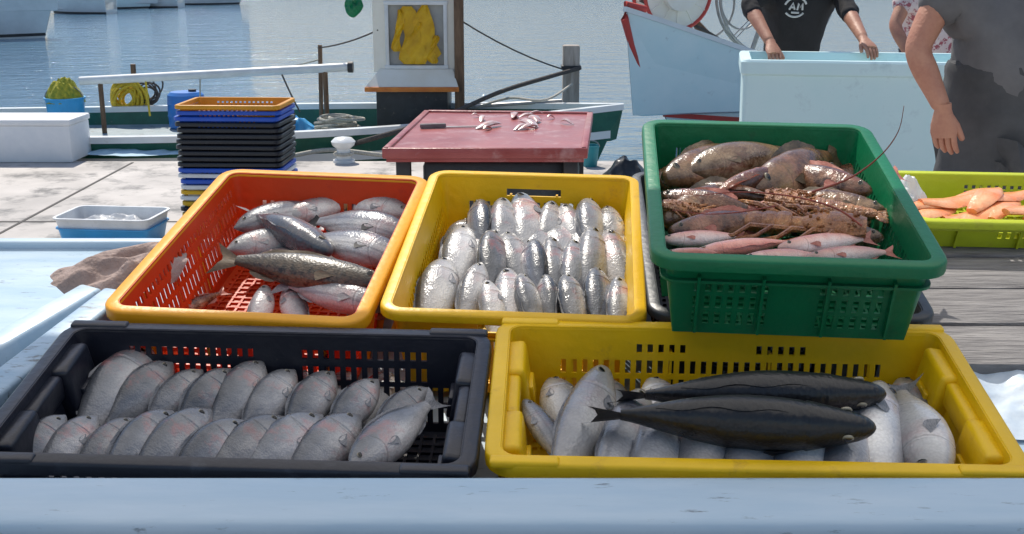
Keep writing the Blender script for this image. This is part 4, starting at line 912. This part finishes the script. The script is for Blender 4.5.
def person(label,J,tee,trou,sleeve=.6,hands=None,apron=None):
    base=V((J['pelvis'].x,J['pelvis'].y,0)); root=thing('person',label,'person',Tr(base))
    J=dict(J)
    for s in 'lr':
        J[s+'m']=J[s+'s'].lerp(J[s+'e'],.5); J[s+'f']=J[s+'e'].lerp(J[s+'w'],.3); J[s+'v']=J[s+'e'].lerp(J[s+'w'],.7)
    g=lambda k:J[k]-base
    names=['pelvis','waist','chest','neck','head','crown','ls','lm','le','lf','lv','lw','rs','rm','re','rf','rv','rw','lh','lk','la','lt','rh','rk','ra','rt']
    vs=[g(k) for k in names]; ix={k:i for i,k in enumerate(names)}
    E=[('pelvis','waist'),('waist','chest'),('chest','neck'),('neck','head'),('head','crown'),('chest','ls'),('ls','lm'),('lm','le'),('le','lf'),('lf','lv'),('lv','lw'),('chest','rs'),('rs','rm'),('rm','re'),('re','rf'),('rf','rv'),('rv','rw'),('pelvis','lh'),('lh','lk'),('lk','la'),('la','lt'),('pelvis','rh'),('rh','rk'),('rk','ra'),('ra','rt')]
    Rd={'pelvis':.11,'waist':.10,'chest':.085,'neck':.05,'head':.085,'crown':.075,'lh':.085,'lk':.06,'la':.042,'lt':.035,'rh':.085,'rk':.06,'ra':.042,'rt':.035}
    for s in 'lr': Rd.update({s+'s':.05,s+'m':.050,s+'e':.043,s+'f':.044,s+'v':.034,s+'w':.028})
    mb=MB(); mb.merge(skin(vs,[(ix[a],ix[b]) for a,b in E],[Rd[k] for k in names]))
    fd=(J['face']).normalized(); hd=g('head').lerp(g('crown'),.45); sd=fd.cross(V((0,0,1))).normalized()
    mb.ell(hd+fd*.095-V((0,0,.015)),(.014,.02,.025),8)
    for s in (-1,1): mb.ell(hd+sd*s*.088,(.018,.018,.032),8)
    for key,dr,pn,ts,*cu in hands: hand(mb,g(key),dr,pn,ts,curl=cu[0] if cu else .5)
    mb.build('body',m_skin,root)
    for s in (-1,1): MB().ell(hd+fd*.085+sd*s*.033+V((0,0,.02)),(.011,.011,.008),8).build('eye',m_eye,root)
    MB().ell(hd-fd*.018+V((0,0,.045)),(.098,.105,.085),16).build('hair',m_hair,root)
    def garment(keys,edges,grow,name,m,ends={}):
        P=[ends.get(k,g(k) if k in J else None) for k in keys]; id_={k:i for i,k in enumerate(keys)}
        mb=MB(); mb.merge(skin(P,[(id_[a],id_[b]) for a,b in edges],[grow[k] for k in keys],3))
        o=mb.build(name,m,root); rough_cloth(o,.009,11); return o
    le=g('ls').lerp(g('le'),min(sleeve,1)) if sleeve<=1 else g('le').lerp(g('lw'),sleeve-1)
    re=g('rs').lerp(g('re'),min(sleeve,1)) if sleeve<=1 else g('re').lerp(g('rw'),sleeve-1)
    ck={'chest':.19,'waist':.17,'pelvis':.17,'nb':.11}
    nb=g('chest').lerp(g('neck'),.72)
    if sleeve<=1:
        garment(['chest','waist','pelvis','nb','ls','lx','rs','rx'],[('chest','waist'),('waist','pelvis'),('chest','nb'),('chest','ls'),('ls','lx'),('chest','rs'),('rs','rx')],dict(ck,ls=.094,lx=.074,rs=.094,rx=.074),'shirt',tee,{'nb':nb,'lx':le,'rx':re})
    else:
        garment(['chest','waist','pelvis','nb','ls','le','lx','rs','re','rx'],[('chest','waist'),('waist','pelvis'),('chest','nb'),('chest','ls'),('ls','le'),('le','lx'),('chest','rs'),('rs','re'),('re','rx')],dict(ck,ls=.09,le=.064,lx=.054,rs=.09,re=.064,rx=.054),'shirt',tee,{'nb':nb,'lx':le,'rx':re})
    if apron:
        up=g('waist').lerp(g('chest'),.62); lo=g('pelvis')-V((0,0,.3))
        rings=[]
        pts_=[(lo,.235),(g('pelvis'),.235),(g('waist'),.215),(g('waist').lerp(up,.5),.212),(up,.208),(up+V((0,0,.012)),.195)]
        for c_,rr in pts_: rings.append([c_+V((rr*1.05*math.cos(2*PI*q/40),rr*.85*math.sin(2*PI*q/40),0)) for q in range(40)])
        mb=MB(); fine=[]
        for a_,b_ in zip(rings,rings[1:]):
            for q in range(6): fine.append([u.lerp(v,q/6) for u,v in zip(a_,b_)])
        fine.append(rings[-1]); mb.loft(fine); o=mb.build('apron',apron,root); rough_cloth(o,.016,9)
    garment(['pelvis','lh','lk','la','rh','rk','ra'],[('pelvis','lh'),('lh','lk'),('lk','la'),('pelvis','rh'),('rh','rk'),('rk','ra')],{'pelvis':.168,'lh':.115,'lk':.08,'la':.062,'rh':.115,'rk':.08,'ra':.062},'trousers',trou)
    for s in ('l','r'):
        a=g(s+'a'); t=g(s+'t'); d=(t-a); d.z=0; d.normalize()
        mb=MB(); mb.merge(skin([V((a.x,a.y,.05))-d*.05,V((a.x,a.y,.055))+d*.06,V((a.x,a.y,.04))+d*.17],[(0,1),(1,2)],[.05,.052,.036])); mb.build('boot',m_blackpaint,root)
    return root
def legs(J,px,py,hx,yaw=0,wd=.11):
    c_=math.cos(yaw); s_=math.sin(yaw); f=V((s_*-1,c_,0)); sd=V((c_,s_,0))
    for s,k in ((-1,'l'),(1,'r')):
        h=V((px,py,hx-.04))+sd*s*wd; J[k+'h']=h; J[k+'k']=V((h.x,h.y,.5))+f*.03; J[k+'a']=V((h.x,h.y,.09)); J[k+'t']=V((h.x,h.y,.04))+f*.15
Y1=6.62; ph=WY(798,20,Y1)
J={'pelvis':V((ph.x,Y1+.2,.95)),'waist':V((ph.x,Y1+.1,1.12)),'chest':V((ph.x,Y1-.06,1.33)),'neck':V((ph.x,Y1-.22,1.54)),'head':V((ph.x,Y1-.3,1.63)),'crown':V((ph.x,Y1-.36,1.75)),'face':V((0,-1,-.4)),
 'ls':V((ph.x-.19,Y1-.09,1.45)),'le':WY(748,4,Y1-.2),'lw':WY(771,44,6.12),'rs':V((ph.x+.19,Y1-.09,1.45)),'re':WY(846,8,Y1-.2),'rw':WY(864,40,6.08)}
legs(J,ph.x,Y1+.2,.95,yaw=PI)
P1=person('person in a black long sleeved shirt leaning on the pale blue tub',J,m_black_cloth,m_denim,sleeve=1.35,hands=[('lw',V((.05,-.8,-.5)),V((0,-.3,-.9)),1,.6),('rw',V((.15,-.8,-.35)),V((0,-.3,-.9)),-1,.6)])
bx=P1.matrix_world.translation
shirt=[c_ for c_ in kids(P1) if c_.name.startswith('shirt')][0]
bv=BVHTree.FromPolygons([v.co for v in shirt.data.vertices],[p.vertices[:] for p in shirt.data.polygons])
q=WY(800,8,Y1-.3)-bx
def onshirt(x_,z_):
    h_=bv.ray_cast(V((q.x+x_,-1.2,q.z+z_)),V((0,1,0)))
    return (h_[0]+V((0,-.003,0))) if h_[0] is not None else V((q.x+x_,q.y,q.z+z_))
mb=MB()
strokes=[[(.058*math.cos(R(a)),.052*math.sin(R(a))) for a in range(20,166,12)],[(.058*math.cos(R(a)),.052*math.sin(R(a))) for a in range(215,335,12)],
 [(-.032,-.012),(-.016,.024),(-.004,-.012)],[(-.028,0),(-.008,0)],[(.01,-.014),(.014,.022),(.024,.0),(.034,.022),(.038,-.014)],[(-.02,-.028),(.022,-.03)]]
for st_ in strokes: mb.tube([onshirt(*p_) for p_ in st_],.006,6)
mb.build('shirt_print',m_print,P1)
Y2=3.75; pc=WY(1024,60,Y2)
J={'pelvis':V((pc.x+.04,Y2+.08,.95)),'waist':V((pc.x+.01,Y2+.05,1.13)),'chest':V((pc.x-.01,Y2+.02,1.35)),'neck':V((pc.x-.06,Y2+.01,1.55)),'head':V((pc.x-.12,Y2-.0,1.64)),'crown':V((pc.x-.18,Y2-.02,1.76)),'face':V((-.8,.3,-.5)),
 'ls':WY(944,-10,Y2-.0),'le':WY(916,50,Y2-.06),'lw':WY(943,110,Y2-.14),'rs':V((pc.x+.22,Y2+.06,1.45)),'re':V((pc.x+.36,Y2+.05,1.16)),'rw':V((pc.x+.46,Y2+.2,.96))}
legs(J,pc.x+.04,Y2+.08,.95,yaw=.5)
person('person in a grey T-shirt and stained dark apron at the right edge',J,m_grey_tee,m_dgrey_cloth,sleeve=.5,apron=m_dgrey_cloth,hands=[('lw',V((.12,-.02,-1)),V((.6,.8,0)),1,.75),('rw',V((0,.1,-1)),V((-1,0,0)),-1)])
Y3=7.6; pc=WY(925,20,Y3)
J={'pelvis':V((pc.x+.15,Y3+.1,.92)),'waist':V((pc.x+.1,Y3+.05,1.08)),'chest':V((pc.x,Y3,1.28)),'neck':V((pc.x-.1,Y3-.06,1.45)),'head':V((pc.x-.16,Y3-.1,1.53)),'crown':V((pc.x-.22,Y3-.12,1.66)),'face':V((-.6,-.7,-.3)),
 'ls':V((pc.x-.16,Y3-.1,1.38)),'le':V((pc.x-.26,Y3-.2,1.2)),'lw':V((pc.x-.2,Y3-.35,1.02)),'rs':V((pc.x+.18,Y3+.02,1.36)),'re':V((pc.x+.28,Y3,1.12)),'rw':V((pc.x+.3,Y3-.15,.95))}
legs(J,pc.x+.15,Y3+.1,.92,yaw=PI)
person('person in a pink and white patterned shirt behind the pale blue tub',J,m_floral,m_denim,sleeve=.6,hands=[('lw',V((0,-.3,-1)),V((1,0,0)),1),('rw',V((0,-.1,-1)),V((-1,0,0)),-1)])

# ---------------------------------------------------------------- far boats
def farboat(px,py,Ln,B,zs,label,yaw,mcol,rise=.3):
    p=W(px,py,-.4); r=thing('moored_boat',label,'boat',Tr(p.x,p.y+B*.45,-.4)@Rz(yaw))
    hull(r,Ln,B,zs,rise,zs-.4,mcol,m_whitegel,m_whitegel,rake=.5,strake=m_blackpaint,stz=.06,depth=.4)
    MB().box((.1,0,zs+.35),(Ln*.35,B*.6,.9),bev=.12).build('cabin',m_whitegel,r)
    MB().box((.1,0,zs+.5),(Ln*.352,B*.56,.25),bev=.03).build('cabin_window',m_glass,r)
    return r
farboat(-110,42,6.6,2.6,1.1,'big white boat with its bow at the top left corner',R(8),m_whitegel,rise=.5)
farboat(78,14,2.4,1.2,.55,'small white boat across the harbour, leftmost of the distant row',R(170),m_whitegel)
farboat(118,9,2.2,1.2,.6,'white boat across the harbour, second of the distant row',R(5),m_lightblue)
farboat(152,8,2.3,1.2,.6,'white boat across the harbour, third of the distant row',R(175),m_whitegel)
farboat(196,5,3.6,1.6,.6,'white boat across the harbour, rightmost of the distant row',R(4),m_whitegel)

# ---------------------------------------------------------------- awning shading the front of the stall (above the picture)
r=thing('awning','white canvas awning on four poles above the fish stall','awning',Tr(0,0,0))
mb=MB(); vs=[]; YB=2.62
for i in range(25):
    row=[]
    for j in range(13):
        x=-2.9+5.6*i/24; y=.2+(YB-.2)*j/12; row.append(mb.bm.verts.new((x,y,2.55+.12*(1-abs(j-6)/6)-.04*math.sin(PI*i/24))))
    vs.append(row)
for i in range(24):
    for j in range(12): mb.bm.faces.new((vs[i][j],vs[i+1][j],vs[i+1][j+1],vs[i][j+1]))
mb.build('canopy',m_canvas,r)
for x in (-2.85,2.65):
    for y in (.25,YB-.05): MB().tube([(x,y,0),(x,y,2.56)],.022,10).build('pole',m_steel,r)

# ---------------------------------------------------------------- light, camera
w=bpy.data.worlds.new('World'); scn.world=w; w.use_nodes=True; nt=w.node_tree
sky=nt.nodes.new('ShaderNodeTexSky'); sky.sky_type='NISHITA'; sky.sun_disc=False
EL=R(54); AZ=R(-20)
sky.sun_elevation=EL; sky.sun_rotation=AZ; sky.dust_density=.9; sky.ozone_density=1.2
bg=nt.nodes['Background']; nt.links.new(sky.outputs[0],bg.inputs[0]); bg.inputs[1].default_value=.135
sl=bpy.data.lights.new('sun','SUN'); sl.energy=4.5; sl.angle=R(.5); sl.color=(1,.93,.82); so=bpy.data.objects.new('sun',sl); COL.objects.link(so)
d=V((math.sin(AZ)*math.cos(EL),math.cos(AZ)*math.cos(EL),math.sin(EL))); so.rotation_euler=(-d).to_track_quat('-Z','Y').to_euler()
cd=bpy.data.cameras.new('cam'); co=bpy.data.objects.new('cam',cd); COL.objects.link(co); co.location=CAMP; co.rotation_euler=(PI/2-PITCH,0,0)
cd.sensor_width=36; cd.lens=36*F/1024; cd.clip_start=.02; cd.clip_end=5000; scn.camera=co
scn.view_settings.view_transform='Standard'; scn.view_settings.look='None'; scn.view_settings.exposure=0
